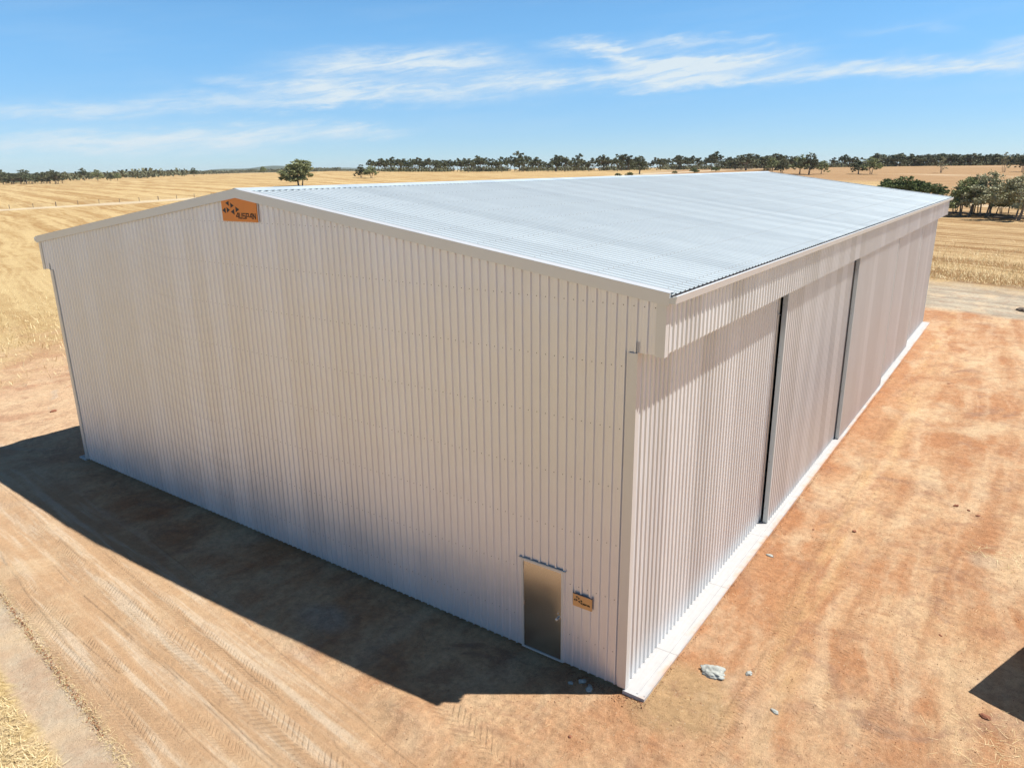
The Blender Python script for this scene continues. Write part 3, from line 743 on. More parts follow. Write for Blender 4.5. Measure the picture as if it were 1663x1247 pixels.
TREES= [(-1130.8, 410.0, 0.59, 11.5, 'wood'), (-1119.3, 410.7, 0.6, 16.8, 'wood'), (-942.6, 347.9, 0.6, 15.6, 'wood'), (-1003.2, 374.3, 0.61, 12.5, 'wood'), (-934.2, 352.9, 0.65, 12.2, 'wood'), (-909.7, 345.7, 0.68, 12.0, 'wood'), (-1021.0, 394.7, 0.76, 12.3, 'wood'), (-889.1, 344.9, 0.81, 11.8, 'wood'), (-917.2, 359.3, 0.87, 10.5, 'wood'), (-969.8, 385.4, 0.99, 10.4, 'wood'), (-828.4, 330.8, 1.08, 11.2, 'wood'), (-914.8, 369.3, 1.17, 11.3, 'wood'), (-846.3, 346.4, 1.36, 9.7, 'wood'), (-866.1, 357.4, 1.45, 9.6, 'wood'), (-844.3, 351.1, 1.56, 13.7, 'wood'), (-800.4, 335.6, 1.69, 10.3, 'wood'), (-747.9, 317.1, 1.88, 9.9, 'wood'), (-727.8, 310.7, 1.99, 12.4, 'wood'), (-766.2, 331.5, 2.17, 8.5, 'wood'), (-908.1, 357.8, 0.93, 15.2, 'wood'), (-934.6, 432.1, 3.11, 14.1, 'lone'), (-811.4, 387.1, 3.56, 11.4, 'lone'), (-725.7, 357.4, 3.87, 7.9, 'lone'), (-735.1, 368.7, 3.97, 7.2, 'lone'), (-824.4, 506.0, 6.44, 9.5, 'lone'), (-683.6, 499.8, 9.02, 7.0, 'lone'), (-268.7, 210.1, 3.78, 11.7, 'big'), (-313.5, 290.9, 6.23, 7.3, 'lone'), (-304.3, 289.7, 5.87, 7.2, 'lone'), (-435.0, 418.0, 9.34, 9.4, 'belt'), (-440.8, 427.7, 9.32, 8.6, 'belt'), (-426.2, 417.5, 9.12, 9.4, 'belt'), (-434.7, 429.0, 9.15, 10.0, 'belt'), (-423.8, 422.4, 9.0, 10.0, 'belt'), (-440.0, 444.2, 9.06, 9.8, 'belt'), (-462.8, 470.8, 9.05, 11.8, 'belt'), (-411.2, 423.0, 8.79, 9.5, 'belt'), (-451.1, 468.6, 9.0, 10.6, 'belt'), (-443.7, 465.1, 8.99, 9.0, 'belt'), (-415.3, 438.2, 8.86, 8.6, 'belt'), (-416.4, 443.6, 8.86, 10.1, 'belt'), (-418.5, 450.5, 8.85, 10.1, 'belt'), (-423.6, 459.2, 8.84, 11.2, 'belt'), (-450.6, 493.3, 8.81, 10.4, 'belt'), (-447.2, 494.7, 8.75, 9.9, 'belt'), (-398.8, 444.8, 8.54, 10.1, 'belt'), (-422.7, 475.2, 8.65, 10.5, 'belt'), (-390.5, 444.3, 8.39, 8.7, 'belt'), (-403.0, 463.2, 8.49, 10.3, 'belt'), (-399.8, 462.9, 8.46, 8.8, 'belt'), (-406.4, 476.8, 8.49, 10.4, 'belt'), (-405.1, 479.3, 8.49, 9.4, 'belt'), (-390.7, 466.0, 8.42, 9.2, 'belt'), (-400.5, 483.8, 8.49, 10.3, 'belt'), (-386.4, 470.0, 8.41, 9.6, 'belt'), (-392.2, 482.2, 8.46, 10.2, 'belt'), (-349.1, 431.9, 7.9, 9.8, 'belt'), (-351.8, 441.5, 8.01, 7.5, 'belt'), (-381.8, 485.1, 8.42, 12.0, 'belt'), (-417.1, 534.9, 8.45, 11.9, 'belt'), (-363.5, 471.3, 8.28, 10.7, 'belt'), (-401.0, 526.9, 8.43, 10.5, 'belt'), (-358.2, 475.7, 8.25, 9.8, 'belt'), (-333.8, 447.8, 7.87, 8.3, 'belt'), (-328.1, 446.7, 7.8, 10.4, 'belt'), (-384.1, 531.1, 8.36, 11.3, 'belt'), (-389.9, 544.6, 8.34, 12.6, 'belt'), (-362.4, 512.5, 8.31, 8.4, 'belt'), (-331.2, 474.4, 8.0, 8.2, 'belt'), (-313.1, 452.0, 7.66, 10.3, 'belt'), (-340.1, 498.4, 8.16, 11.5, 'belt'), (-374.4, 556.7, 8.25, 8.8, 'belt'), (-316.0, 475.1, 7.85, 10.3, 'belt'), (-360.0, 548.7, 8.21, 7.5, 'belt'), (-331.7, 511.3, 8.12, 7.2, 'belt'), (-305.0, 474.1, 7.73, 7.1, 'belt'), (-339.3, 534.5, 8.16, 9.7, 'belt'), (-297.7, 473.2, 7.64, 9.3, 'belt'), (-310.5, 501.1, 7.93, 11.2, 'belt'), (-292.6, 477.3, 7.62, 11.0, 'belt'), (-298.6, 493.3, 7.79, 7.9, 'belt'), (-297.1, 498.8, 7.81, 7.8, 'belt'), (-284.6, 483.7, 7.59, 7.8, 'belt'), (-332.0, 570.0, 8.06, 7.3, 'belt'), (-302.5, 525.2, 7.96, 7.8, 'belt'), (-275.2, 484.5, 7.51, 7.7, 'belt'), (-310.8, 556.0, 8.02, 10.4, 'belt'), (-292.6, 531.8, 7.93, 7.7, 'belt'), (-285.8, 527.4, 7.89, 10.0, 'belt'), (-280.6, 523.1, 7.84, 9.9, 'belt'), (-291.2, 551.6, 7.98, 9.1, 'belt'), (-252.9, 486.8, 7.37, 9.7, 'belt'), (-257.3, 501.2, 7.55, 6.6, 'belt'), (-277.7, 549.4, 7.96, 6.5, 'belt'), (-270.9, 541.4, 7.91, 9.7, 'belt'), (-290.4, 587.3, 8.0, 10.2, 'belt'), (-280.9, 577.9, 8.0, 11.0, 'belt'), (-269.6, 562.8, 7.99, 8.8, 'belt'), (-251.6, 534.4, 7.82, 6.2, 'belt'), (-266.2, 575.0, 8.0, 7.3, 'belt'), (-242.2, 530.4, 7.76, 9.3, 'belt'), (-232.5, 516.6, 7.6, 8.3, 'belt'), (-261.3, 586.8, 8.01, 9.7, 'belt'), (-270.7, 617.3, 8.01, 9.0, 'belt'), (-261.7, 604.8, 8.01, 6.2, 'belt'), (-218.8, 514.0, 7.51, 9.9, 'belt'), (-229.6, 547.8, 7.86, 9.1, 'belt'), (-225.4, 545.2, 7.83, 9.0, 'belt'), (-235.2, 574.9, 8.0, 10.1, 'belt'), (-246.3, 612.3, 8.02, 10.5, 'belt'), (-209.4, 530.2, 7.65, 9.7, 'belt'), (-232.1, 596.9, 8.03, 6.7, 'belt'), (-233.1, 611.4, 8.03, 10.3, 'belt'), (-200.1, 535.8, 7.68, 9.5, 'belt'), (-219.0, 595.4, 8.04, 8.9, 'belt'), (-226.6, 627.6, 8.04, 8.2, 'belt'), (-194.1, 547.8, 7.78, 5.4, 'belt'), (-194.7, 558.3, 7.86, 8.5, 'belt'), (-202.8, 589.2, 8.03, 7.7, 'belt'), (-337.1, 481.8, 8.09, 15.1, 'belt'), (-362.3, 463.3, 8.24, 11.2, 'belt'), (-273.1, 531.8, 7.87, 13.7, 'belt'), (-268.7, 534.0, 7.87, 12.5, 'belt'), (-229.1, 541.4, 7.81, 10.9, 'belt'), (-203.3, 551.6, 7.83, 12.4, 'belt'), (-297.3, 507.2, 7.85, 12.9, 'belt'), (-282.5, 515.5, 7.8, 12.2, 'belt'), (-311.8, 498.4, 7.93, 12.1, 'belt'), (-202.0, 418.1, 5.92, 10.2, 'lone'), (-195.2, 376.2, 5.05, 2.0, 'bush'), (-188.7, 377.9, 5.02, 2.5, 'bush'), (-179.6, 420.1, 5.78, 1.9, 'bush'), (-174.2, 436.9, 6.06, 3.1, 'bush'), (-172.9, 469.6, 6.65, 3.1, 'bush'), (-204.1, 581.0, 8.0, 8.6, 'mass'), (-204.1, 589.9, 8.03, 8.6, 'mass'), (-179.8, 527.5, 7.53, 8.4, 'mass'), (-196.7, 583.3, 8.01, 10.3, 'mass'), (-175.1, 528.2, 7.52, 9.1, 'mass'), (-163.3, 500.7, 7.11, 10.7, 'mass'), (-178.1, 552.4, 7.78, 9.1, 'mass'), (-181.3, 570.5, 7.93, 10.9, 'mass'), (-183.4, 587.1, 8.02, 8.2, 'mass'), (-181.2, 591.7, 8.04, 10.0, 'mass'), (-179.9, 595.1, 8.05, 10.0, 'mass'), (-145.4, 489.0, 6.85, 9.0, 'mass'), (-149.8, 511.1, 7.22, 10.4, 'mass'), (-143.9, 502.4, 7.06, 10.4, 'mass'), (-158.2, 559.2, 7.81, 8.7, 'mass'), (-159.3, 574.1, 7.93, 9.6, 'mass'), (-160.9, 592.0, 8.04, 9.6, 'mass'), (-152.0, 571.4, 7.91, 8.6, 'mass'), (-127.7, 440.3, 5.85, 8.6, 'lone'), (-122.0, 440.4, 5.83, 7.9, 'lone'), (-106.6, 419.7, 5.31, 10.3, 'lone'), (-99.1, 409.3, 5.05, 10.6, 'lone'), (-94.9, 418.0, 5.22, 7.0, 'lone'), (-76.3, 417.3, 5.14, 8.3, 'lone'), (-69.5, 412.5, 5.01, 8.6, 'lone'), (-132.4, 614.0, 8.11, 7.3, 'belt'), (-126.8, 615.2, 8.12, 9.0, 'belt'), (-121.7, 616.3, 8.12, 7.1, 'belt'), (-117.8, 617.1, 8.13, 7.5, 'belt'), (-124.7, 615.7, 8.12, 9.0, 'belt'), (-115.0, 686.3, 8.15, 10.3, 'mass'), (-106.0, 649.8, 8.15, 10.2, 'mass'), (-105.7, 661.1, 8.15, 9.4, 'mass'), (-107.4, 688.9, 8.16, 9.6, 'mass'), (-95.0, 626.1, 8.16, 8.0, 'mass'), (-101.6, 691.1, 8.16, 9.5, 'mass'), (-90.3, 628.8, 8.16, 9.2, 'mass'), (-90.1, 640.6, 8.16, 9.8, 'mass'), (-95.1, 694.8, 8.17, 8.5, 'mass'), (-93.3, 702.0, 8.17, 8.5, 'mass'), (-83.2, 650.0, 8.17, 7.9, 'mass'), (-78.8, 632.1, 8.17, 9.0, 'mass'), (-78.2, 648.2, 8.17, 8.7, 'mass'), (-78.3, 671.9, 8.18, 8.0, 'mass'), (-73.2, 644.8, 8.18, 9.0, 'mass'), (-75.0, 687.2, 8.18, 8.9, 'mass'), (-72.6, 689.3, 8.18, 8.9, 'mass'), (-71.4, 696.3, 8.18, 9.4, 'mass'), (-65.8, 673.7, 8.18, 9.6, 'mass'), (-65.8, 699.7, 8.18, 8.8, 'mass'), (-60.3, 665.7, 8.19, 9.4, 'mass'), (-54.4, 629.4, 8.18, 8.5, 'mass'), (-57.0, 688.8, 8.19, 8.6, 'mass'), (-49.4, 636.1, 8.19, 8.0, 'mass'), (-46.1, 632.7, 8.19, 8.7, 'mass'), (-47.5, 676.8, 8.19, 8.3, 'mass'), (-42.2, 628.1, 8.18, 8.6, 'mass'), (-41.5, 656.2, 8.19, 8.4, 'mass'), (-41.0, 692.8, 8.19, 8.3, 'mass'), (-37.9, 678.2, 8.2, 7.2, 'mass'), (-34.6, 660.8, 8.2, 8.3, 'mass'), (-32.2, 672.8, 8.2, 7.9, 'mass'), (-30.7, 684.4, 8.2, 8.4, 'mass'), (-26.5, 645.4, 8.2, 8.0, 'mass'), (-26.8, 702.8, 8.2, 7.1, 'mass'), (-24.7, 704.4, 8.2, 7.1, 'mass'), (-19.8, 654.2, 8.2, 6.6, 'mass'), (-17.2, 651.0, 8.2, 7.4, 'mass'), (-15.5, 649.8, 8.2, 6.5, 'mass'), (-14.3, 677.8, 8.2, 8.0, 'mass'), (-12.3, 678.4, 8.2, 8.0, 'mass'), (-9.7, 682.4, 8.2, 7.5, 'mass'), (-7.0, 690.1, 8.2, 6.6, 'mass'), (-40.0, 430.2, 5.34, 8.4, 'sparse'), (-13.2, 433.6, 5.38, 9.8, 'sparse'), (-5.7, 436.9, 5.45, 7.9, 'lone'), (-31.9, 231.7, 1.03, 4.5, 'bush'), (-29.7, 233.5, 1.05, 5.3, 'bush'), (-27.5, 233.8, 1.05, 5.1, 'bush'), (-25.0, 234.2, 1.06, 4.2, 'bush'), (-22.2, 231.5, 1.01, 3.8, 'bush'), (-19.8, 228.7, 0.96, 3.4, 'bush'), (-18.5, 228.8, 0.96, 2.3, 'bush'), (-6.9, 156.1, 0.12, 6.7, 'near'), (-4.1, 156.3, 0.12, 7.6, 'near'), (-6.2, 166.6, 0.2, 6.0, 'near'), (-2.1, 160.9, 0.15, 5.7, 'near'), (-0.8, 165.4, 0.19, 5.2, 'near'), (1.2, 147.5, 0.07, 7.1, 'near'), (1.8, 158.0, 0.13, 7.4, 'near'), (-8.6, 162.0, 0.16, 3.5, 'near')]
VAR['mass'] = VAR['wood']
TLAB = {  # labels of the trees one can single out
 'near': ['spreading grey-green gum at the left of the grove behind the shed corner', 'tall light crowned gum in the middle of the grove right of the shed', 'gum behind the leftmost tree of the right-hand grove',
          'low gum between the two tallest trees of the right-hand grove', 'gum half hidden in the right part of the grove', 'leaning gum nearest the camera at the right edge of the picture',
          'dense gum cut by the right edge of the picture', 'small low gum at the left foot of the right-hand grove'],
}
rn = random.Random(3); cnt = {}
lone_l = ['rounded gum standing left in the row of four at the left paddock edge', 'second gum of the row of four at the left paddock edge', 'third gum of the row of four at the left paddock edge', 'last small gum of the row of four at the left paddock edge',
 'small dark tree on the left skyline before the blue hills', 'small lone tree on the paddock crest left of the big gum', 'left one of two gums standing together right of the big gum', 'right one of two gums standing together right of the big gum',
 'round dark gum standing forward of the long belt beyond the ridge', 'gum left behind the far ridge end of the roof', 'gum close behind the far ridge end of the roof', 'widest gum of the clump just right of the roof peak', 'second gum of the clump just right of the roof peak',
 'lower gum at the right of the clump by the roof peak', 'left tree of a pair on the brown paddock', 'right tree of a pair on the brown paddock with visible stem', 'dark gum on the brown paddock at the right edge of the picture']
bush_l = ['leftmost low grey-green bush behind the roof ridge', 'second low bush behind the roof ridge', 'tiny bush behind the roof ridge near the round gum', 'round bright green bush behind the roof ridge', 'dark bush behind the far part of the roof ridge',
 'darkest bush at the left end of the green thicket behind the roof', 'second dark bush of the green thicket behind the roof', 'third bush of the green thicket behind the roof', 'bright green bush in the middle of the thicket behind the roof',
 'domed green bush toward the right of the thicket behind the roof', 'green bush next to last in the thicket behind the roof', 'small bush at the right end of the thicket behind the roof']
for (x, y, z, h, kind) in TREES:
    i = cnt.get(kind, 0); cnt[kind] = i+1
    t_, c_ = VAR[kind][i % len(VAR[kind])] if kind != 'belt' else VAR[kind][rn.randrange(6)]
    if kind == 'bush' and i < 5: nm, ct = 'bush', 'bush'
    elif kind == 'bush': nm, ct = 'bush', 'bush'
    else: nm, ct = 'gum_tree', 'tree'
    r_ = empty(nm, (x, y, float(rise(x, y))-.02)); r_.rotation_euler = (0, 0, rn.uniform(0, 6.28) if kind not in ('big',) else R(30))
    if kind == 'near': h *= 1.08
    ws = {'mass': rn.uniform(1.2, 1.6), 'belt': rn.uniform(.85, 1.25), 'wood': rn.uniform(1.0, 1.4), 'lone': rn.uniform(.95, 1.1), 'near': rn.uniform(1.05, 1.25), 'bush': 1.0, 'sparse': .8, 'big': 1.32}[kind]
    r_.scale = (h*ws, h*ws, h)
    for nn, mm in (('trunk', t_), ('crown', c_)):
        o_ = bpy.data.objects.new(nn, mm); COL.objects.link(o_); o_.parent = r_
    if kind == 'belt': tag(r_, 'umbrella-crowned gum tree in the long belt of trees along the skyline', ct, 'gum trees of the skyline belt')
    elif kind == 'mass': tag(r_, 'dark gum tree in the close-packed belt on the skyline above the brown paddock', ct, 'gum trees of the close-packed right skyline belt')
    elif kind == 'wood': tag(r_, 'dark gum tree in the wood at the far left edge of the paddock', ct, 'gum trees of the wood at the far left')
    elif kind == 'near': tag(r_, TLAB['near'][i], ct, 'gum trees of the grove right of the shed')
    elif kind == 'lone': tag(r_, lone_l[i], ct)
    elif kind == 'bush': tag(r_, bush_l[i], ct)
    elif kind == 'sparse': tag(r_, ['thin wispy grey tree alone on the brown paddock', 'half bare tree with dead top on the right skyline'][i], ct)
    elif kind == 'big': tag(r_, 'big leafy gum standing alone in the stubble behind the shed ridge', ct)

# far-off woods that read as one mass
rn = random.Random(12); mb = MB()
for i in range(2600):
    a = rn.uniform(-1.32, -.84) if i < 2150 else rn.uniform(-.86, -.74)
    rr = rn.uniform(1000, 1900) if i < 900 else (rn.uniform(1900, 3600) if i < 2150 else rn.uniform(1500, 2200))
    if a > -1.02 and rr < 1800: continue
    if a > -1.15 and rr < 1500 and rn.random() < .5: continue
    x, y = 5.2+rr*math.sin(a), -11+rr*math.cos(a); z = float(rise(x, y)); hh = rn.uniform(6, 10)*(1.0 if rr > 1300 else 1.15)*(1.0 if i < 2150 else .55)
    for k in range(26):
        c = Vector((x+rn.gauss(0, hh*.5), y+rn.gauss(0, hh*.5), z+hh*rn.uniform(.1, 1.0)**.8)); l = hh*rn.uniform(.10, .22)
        nrm = Vector((rn.gauss(0, 1), rn.gauss(0, 1), rn.gauss(0, 1)+.3)).normalized(); t = nrm.orthogonal().normalized(); b = nrm.cross(t)
        mb.add([c-t*l, c+b*l, c+t*l, c-b*l], [(0, 1, 2, 3)])
tag(mb.build('woodland', M_leaf_dark), 'strip of far-off dark woodland along the left horizon', 'woodland', kind='stuff')
# undergrowth below the tree belt
mb = MB()
for i in range(1700):
    a = rn.uniform(-.80, -.02); rr = rn.uniform(600, 720) if a < -.33 else rn.uniform(650, 730)
    x, y = 5.2+rr*math.sin(a), -11+rr*math.cos(a); z = float(rise(x, y)); hh = rn.uniform(1.5, 4.6)
    if a < -.33 and math.sin(a*70)+math.sin(a*173+1) > .9: continue
    for k in range(16):
        c = Vector((x+rn.gauss(0, 2.2), y+rn.gauss(0, 2.2), z+hh*rn.uniform(0, 1.0))); l = rn.uniform(.3, .8)
        nrm = Vector((rn.gauss(0, 1), rn.gauss(0, 1), rn.gauss(0, 1)+.3)).normalized(); t = nrm.orthogonal().normalized(); b = nrm.cross(t)
        mb.add([c-t*l, c+b*l, c+t*l, c-b*l], [(0, 1, 2, 3)])
tag(mb.build('undergrowth', M_leaf_dark), 'low scrub filling the gaps below the skyline tree belt', 'scrub', kind='stuff')

# log shapes laid in for the dark shadow under the grove, and a stump
M_log = plain('dark_log', (0.13, 0.10, 0.075), 0.95, 0, 6, .4, .4)
for k, (pts, rad, lab) in enumerate(((([(-14, 163, .25), (-9, 160.5, .3), (-4, 158.5, .22), (3, 156.0, .2)]), .20, 'long dark log shape standing in for shadow below the right-hand grove'),
                                     (([(-2, 151.5, .16), (3, 149.5, .2), (8, 148.0, .16)]), .18, 'shorter dark log shape standing in for shadow before the right-hand grove'))):
    mb = MB(); mb.tube([(a, b, c+float(rise(a, b))) for a, b, c in pts], [rad, rad*.9, rad*.8, rad*.4][:len(pts)], 8)
    mb.tube([(pts[1][0], pts[1][1], .5), (pts[1][0]+.6, pts[1][1]-.4, 1.1)], [.1, .05], 6)
    tag(mb.build('shadow_log', M_log), lab, 'log')
mb = MB(); mb.tube([(-10.6, 162, -.1), (-10.5, 162, .9), (-10.6, 162.1, 1.7)], [.34, .26, .2], 8); mb.tube([(-10.5, 162, 1.0), (-10.1, 161.9, 1.5)], [.1, .06], 6)
tag(mb.build('stump', M_log), 'dark upright tree stump beside the long log shape', 'stump')

# ------------------------------------------------------------------ paddock fence on the left
fa, fb = Vector((-255, 68)), Vector((-232, 225)); npost = 26
fr = empty('wire_fence', (fa.x, fa.y, float(rise(fa.x, fa.y)))); tag(fr, 'thin post and wire fence crossing the left stubble paddock', 'fence'); og = fr.location
mbw = MB(); prev = None
for i in range(npost):
    q = fa.lerp(fb, i/(npost-1)); z = float(rise(q.x, q.y)); hp = random.Random(i).uniform(1.15, 1.45)
    mb = MB(); mb.tube([(q.x-og.x, q.y-og.y, z-.3-og.z), (q.x-og.x+.02, q.y-og.y, z+hp-og.z)], .085 if i % 5 else .14, 6); mb.build('post', M_post, fr)
    if prev is not None:
        for hz in (.35, .7, 1.05):
            mbw.tube([(prev[0].x-og.x, prev[0].y-og.y, prev[1]+hz-og.z), (q.x-og.x, q.y-og.y, z+hz-og.z)], .012, 3, cap=False)
    prev = (q, z)
wr = mbw.build('wire', M_wire, fr)

# ------------------------------------------------------------------ lumps and stones lying in the yard
def lump(seed, rx, ry, rz, mat_, name, n=3, rough=.35):
    import bmesh
    bm = bmesh.new(); bmesh.ops.create_icosphere(bm, subdivisions=n, radius=1.0); rn_ = random.Random(seed)
    o3 = Vector((rn_.uniform(0, 50), rn_.uniform(0, 50), rn_.uniform(0, 50)))
    from mathutils import noise as nz
    for v in bm.verts:
        d = nz.fractal(v.co*1.6+o3, 1.0, 2.0, 5)*rough*1.2 + nz.noise(v.co*6+o3)*rough*.3
        v.co *= 1+d
        v.co.z = max(v.co.z, -.35); v.co = Vector((v.co.x*rx, v.co.y*ry, v.co.z*rz))
    me_ = bpy.data.meshes.new(name); bm.to_mesh(me_); bm.free(); me_.polygons.foreach_set('use_smooth', [True]*len(me_.polygons)); me_.materials.append(mat_)
    o = bpy.data.objects.new(name, me_); COL.objects.link(o); return o
gidx = {}
def gz(x, y):
    i = np.clip(np.searchsorted(xs, x), 0, nx-1); j = np.clip(np.searchsorted(ys, y), 0, ny-1); return float(GZ[i, j])
LUMPS = [(1.22, 1.49, .25, .18, .09, M_rock, 'pale grey lump of set concrete on red dirt beside the slab corner', 4, 'concrete_lump', 'concrete lump'),
 (1.83, 1.85, .075, .06, .035, M_rock, 'small grey lump right of the large concrete lump', 3, 'concrete_lump', 'concrete lump'),
 (2.57, 1.06, .075, .045, .03, M_rock, 'small grey stone alone on open dirt right of the slab corner', 3, 'stone', 'stone'),
 (-.84, -.20, .085, .05, .05, M_rock, 'largest grey stone at the edge of the shade by the corner', 3, 'stone', 'stone'),
 (-.62, -.30, .11, .06, .05, M_rock, 'whitish stone lying close to the corner flashing', 3, 'stone', 'stone'),
 (-1.02, -.36, .06, .04, .03, M_rock, 'little grey stone left of the other corner stones', 2, 'stone', 'stone'),
 (-.27, -1.64, .055, .045, .03, M_clod, 'dark clod on the dirt before the shed corner', 2, 'clod', 'clod'),
 (5.79, 3.10, .13, .09, .06, M_clod, 'cluster of dark red clods below the trailer shadow', 3, 'clod', 'clod'),
 (4.47, 12.84, .12, .09, .06, M_clod, 'larger dark clod at the left of a row of clods right of the doors', 3, 'clod', 'clod'),
 (4.80, 12.70, .08, .06, .04, M_clod, 'middle dark clod of the row right of the doors', 2, 'clod', 'clod'),
 (5.05, 12.45, .10, .06, .04, M_clod, 'right dark clod of the row right of the doors', 2, 'clod', 'clod'),
 (2.31, 9.47, .11, .07, .05, M_clod, 'lone dark clod on the dusty lane beside the doors', 3, 'clod', 'clod'),
 (.76, 6.82, .10, .05, .03, M_rock, 'grey chip beside the slab edge under the second door', 2, 'stone', 'stone'),
 (1.35, 8.9, .05, .04, .03, M_clod, 'tiny clod between slab and dusty lane', 2, 'clod', 'clod'),
 (4.83, 5.43, .07, .035, .025, M_clod, 'small black clod left of the trailer shadow', 2, 'clod', 'clod'),
 (2.9, 27.2, .13, .1, .06, M_clod, 'dark clod far back on the red yard', 2, 'clod', 'clod'),
 (5.13, 49.94, .55, .28, .16, M_log, 'dark flat lump on the gravel track at the right edge', 3, 'clod', 'clod'),
 (-36.5, 6.9, .3, .2, .1, M_clod, 'dark clod among straw left of the shed', 2, 'clod', 'clod'),
 (-28.4, 1.9, .2, .14, .08, M_clod, 'dark clod left of the shed before its shadow', 2, 'clod', 'clod')]
for k, (x, y, a, b, c, m_, lab, n, nm, ct) in enumerate(LUMPS):
    if m_ is M_clod: a, b, c = a*.68, b*.68, c*.68
    o = lump(k+3, a, b, c, m_, nm, n); o.location = (x, y, gz(x, y)+c*.25); o.rotation_euler = (0, 0, k*1.3); tag(o, lab, ct)
M_crumb = plain('dirt_crumb', (0.27, 0.125, 0.065), 0.95, 0, 3, .6, 0)
# crumbs of dirt and gravel: nobody could count them
rn = random.Random(5); mb = MB()
def crumb(x, y, s):
    z = gz(x, y); vs = [(x+s*rn.uniform(-1, 1), y+s*rn.uniform(-1, 1), z-.002), (x+s*rn.uniform(.3, 1), y+s*rn.uniform(-1, 1), z-.002), (x+s*rn.uniform(-1, 1), y+s*rn.uniform(.3, 1), z-.002), (x, y, z+s*rn.uniform(.6, 1.3))]
    mb.add(vs, [(0, 1, 3), (1, 2, 3), (2, 0, 3)])
for _ in range(2600): crumb(.47+abs(rn.gauss(0, .07)), rn.uniform(-.1, 30), rn.uniform(.006, .018))
for _ in range(260): crumb(rn.uniform(-1.3, .5), -.05-abs(rn.gauss(0, .14)), rn.uniform(.008, .03))
for _ in range(5500): crumb(rn.uniform(-3, 7), rn.uniform(-4, 14), rn.uniform(.006, .02))
for _ in range(1500): crumb(rn.uniform(-14, -1), rn.uniform(-7, -2), rn.uniform(.005, .014))
for _ in range(900):
    t = rn.random(); crumb(-14.2+6.9*t+rn.gauss(0, .04), -5.48-.95*t+rn.gauss(0, .035), rn.uniform(.008, .028))
for _ in range(2200): crumb(rn.gauss(1.0, 2.2), rn.gauss(-1.6, 1.2), rn.uniform(.005, .016)) if True else None
tag(mb.build('gravel', M_crumb), 'scattered crumbs of dirt over the yard', 'gravel', kind='stuff')

# straw
def straw_mat():
    m_, g_, b_ = new_mat('dry_straw'); ge = g_.node('ShaderNodeNewGeometry'); rnd = E(g_, ge.outputs['Random Per Island'])
    c_ = g_.mix(rnd, (0.42, 0.29, 0.11), (0.82, 0.68, 0.40)); g_.t.links.new(c_, b_.inputs['Base Color']); b_.inputs['Roughness'].default_value = 0.7; return m_
M_straw = straw_mat()
rn = random.Random(9); mb = MB()
def blade(x, y, z, l, w, tilt):
    a = rn.uniform(0, 6.283); d = Vector((math.cos(a)*math.cos(tilt), math.sin(a)*math.cos(tilt), math.sin(tilt))); s = Vector((-math.sin(a), math.cos(a), 0))*w
    p0 = Vector((x, y, z)); mb.add([p0-s, p0+s, p0+d*l+s*.4, p0+d*l-s*.4], [(0, 1, 2, 3)])
nb_ = 0
while nb_ < 15000:
    x = rn.uniform(-13.5, -5.5); y = rn.uniform(-10.5, -7.0)
    e = y+x*.153+8.42
    if e > 0.12*math.sin(x*3.1)+0.10*math.sin(x*7.7+1)+rn.gauss(0, .05): continue
    blade(x, y, gz(x, y)+rn.uniform(0, .05), rn.uniform(.06, .20), rn.uniform(.003, .006), rn.uniform(.0, .7)); nb_ += 1
for _ in range(1500):      # wisps along the road edge
    t = rn.random(); x = -15.5+9.5*t+rn.gauss(0, .08); y = -5.30-1.28*t+rn.gauss(0, .07); blade(x, y, gz(x, y)+.004, rn.uniform(.04, .13), .003, rn.uniform(0, .3))
for _ in range(1300): x = rn.uniform(-10, 7); y = rn.uniform(-6.5, 14); blade(x, y, gz(x, y)+.004, rn.uniform(.04, .12), .0025, rn.uniform(0, .2))
for _ in range(230): x = rn.gauss(6.3, .7); y = rn.gauss(2.3, .6); blade(x, y, gz(x, y)+.006, rn.uniform(.08, .25), .003, rn.uniform(0, .3))
for _ in range(70): x = rn.uniform(4.9, 6.8); y = 10.1+rn.gauss(0, .35); blade(x, y, gz(x, y)+.006, rn.uniform(.1, .4), .005, rn.uniform(0, .1))
for _ in range(9000):      # stubble margin left of the shed
    x = -34-abs(rn.gauss(0, 14)); y = rn.uniform(0, 42); k = 1 if x < -41 else .35
    if rn.random() > k: continue
    blade(x, y, float(rise(x, y)), rn.uniform(.15, .45), rn.uniform(.008, .02), rn.uniform(.1, 1.3))
for _ in range(7000):      # stubble margin behind the gravel track
    x = rn.uniform(-6, 12); y = 62.5-.28*x+abs(rn.gauss(0, 14)); blade(x, y, float(rise(x, y)), rn.uniform(.2, .5), rn.uniform(.01, .02), rn.uniform(.2, 1.3))
tag(mb.build('straw', M_straw), 'loose dry straw and stubble on the ground', 'straw', kind='stuff')

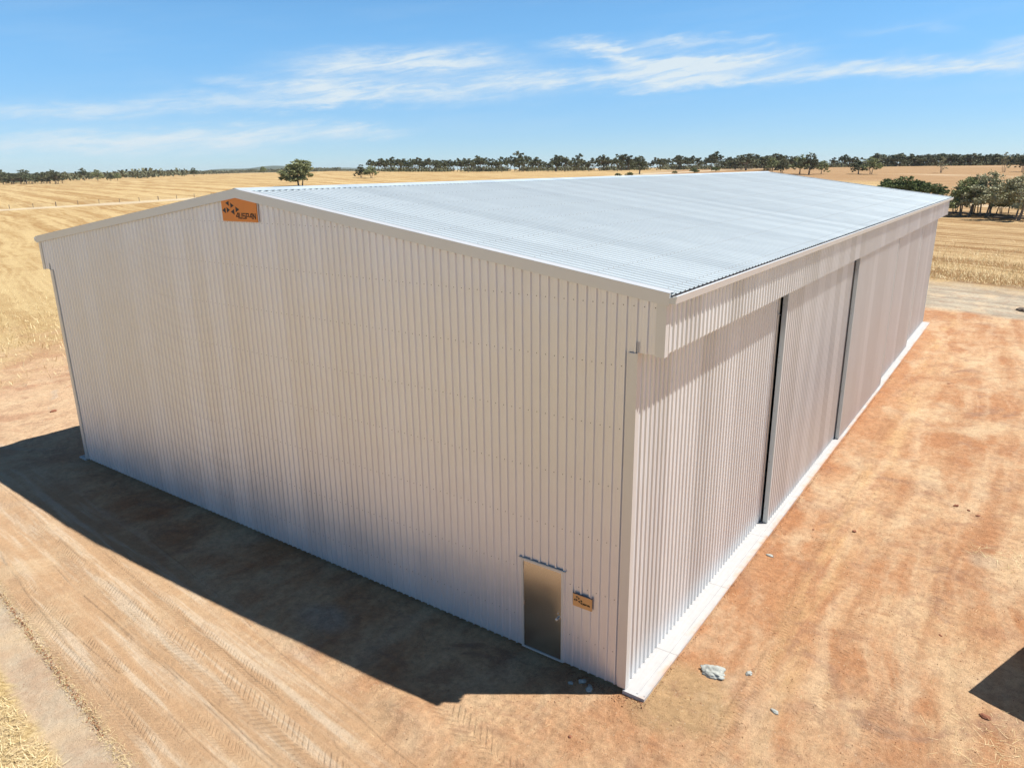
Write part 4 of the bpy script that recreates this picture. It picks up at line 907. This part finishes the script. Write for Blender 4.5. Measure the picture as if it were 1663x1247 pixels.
# ------------------------------------------------------------------ box trailer parked just right of the view; its shadow is in the photo
M_tr = plain('trailer_paint', (0.55, 0.55, 0.53), 0.5, 0, 3, .1, 0); M_tyre = plain('tyre_rubber', (0.02, 0.02, 0.02), 0.85, 0, 20, .2, .2)
hT = 2.6; tr = empty('box_trailer', (5.47+.4395*hT, 3.71+.3057*hT, 0.0)); tr.rotation_euler = (0, 0, math.atan2(-.35, .937))
tag(tr, 'box trailer parked beside the shed casting the dark square shadow', 'trailer')
mb = MB(); mb.box((0, 0, .55), (2.2, 4.2, hT)); b_ = mb.build('body', M_tr, tr); bv = b_.modifiers.new('b', 'BEVEL'); bv.width = .02
mb = MB(); mb.box((.1, .1, .42), (2.1, 4.1, .548)); mb.tube([(.2, .1, .47), (1.1, -1.1, .47)], .05, 8); mb.tube([(2.0, .1, .47), (1.1, -1.1, .47)], .05, 8); mb.tube([(1.1, -1.0, .47), (1.1, -1.0, .03)], .035, 8); mb.build('drawbar', M_frame, tr)
for xx in (-.02, 2.0):
    for yy in (1.6, 2.5):
        mb = MB(); mb.tube([(xx, yy, .33), (xx+.03, yy, .33), (xx+.19, yy, .33), (xx+.22, yy, .33)], [.29, .33, .33, .29], 24); w_ = mb.build('wheel', M_tyre, tr)
        mb = MB(); mb.tube([(xx-.008, yy, .33), (xx+.228, yy, .33)], .17, 16); mb.build('rim', M_steel, w_)
mb = MB(); mb.box((.15, -.012, .65), (2.05, -.0, hT-.1)); dd = mb.build('rear_door', M_tr, tr); mb = MB(); mb.box((1.05, -.05, 1.2), (1.15, -.012, 1.5)); mb.build('handle', M_steel, dd)

# ------------------------------------------------------------------ air
def haze(density=4e-5):
    mb = MB(); mb.box((-9000, -9000, -1.5), (9000, 9000, 90)); m_ = bpy.data.materials.new('haze_air'); m_.use_nodes = True
    t_ = m_.node_tree; t_.nodes.clear(); v = t_.nodes.new('ShaderNodeVolumePrincipled'); v.inputs['Color'].default_value = (.78, .87, 1, 1); v.inputs['Density'].default_value = density
    v.inputs['Anisotropy'].default_value = .2
    o = t_.nodes.new('ShaderNodeOutputMaterial'); t_.links.new(v.outputs[0], o.inputs['Volume'])
    tag(mb.build('haze', m_), 'thin blue haze over the far paddocks', 'haze', kind='stuff')
HAZE = True
if HAZE: haze()
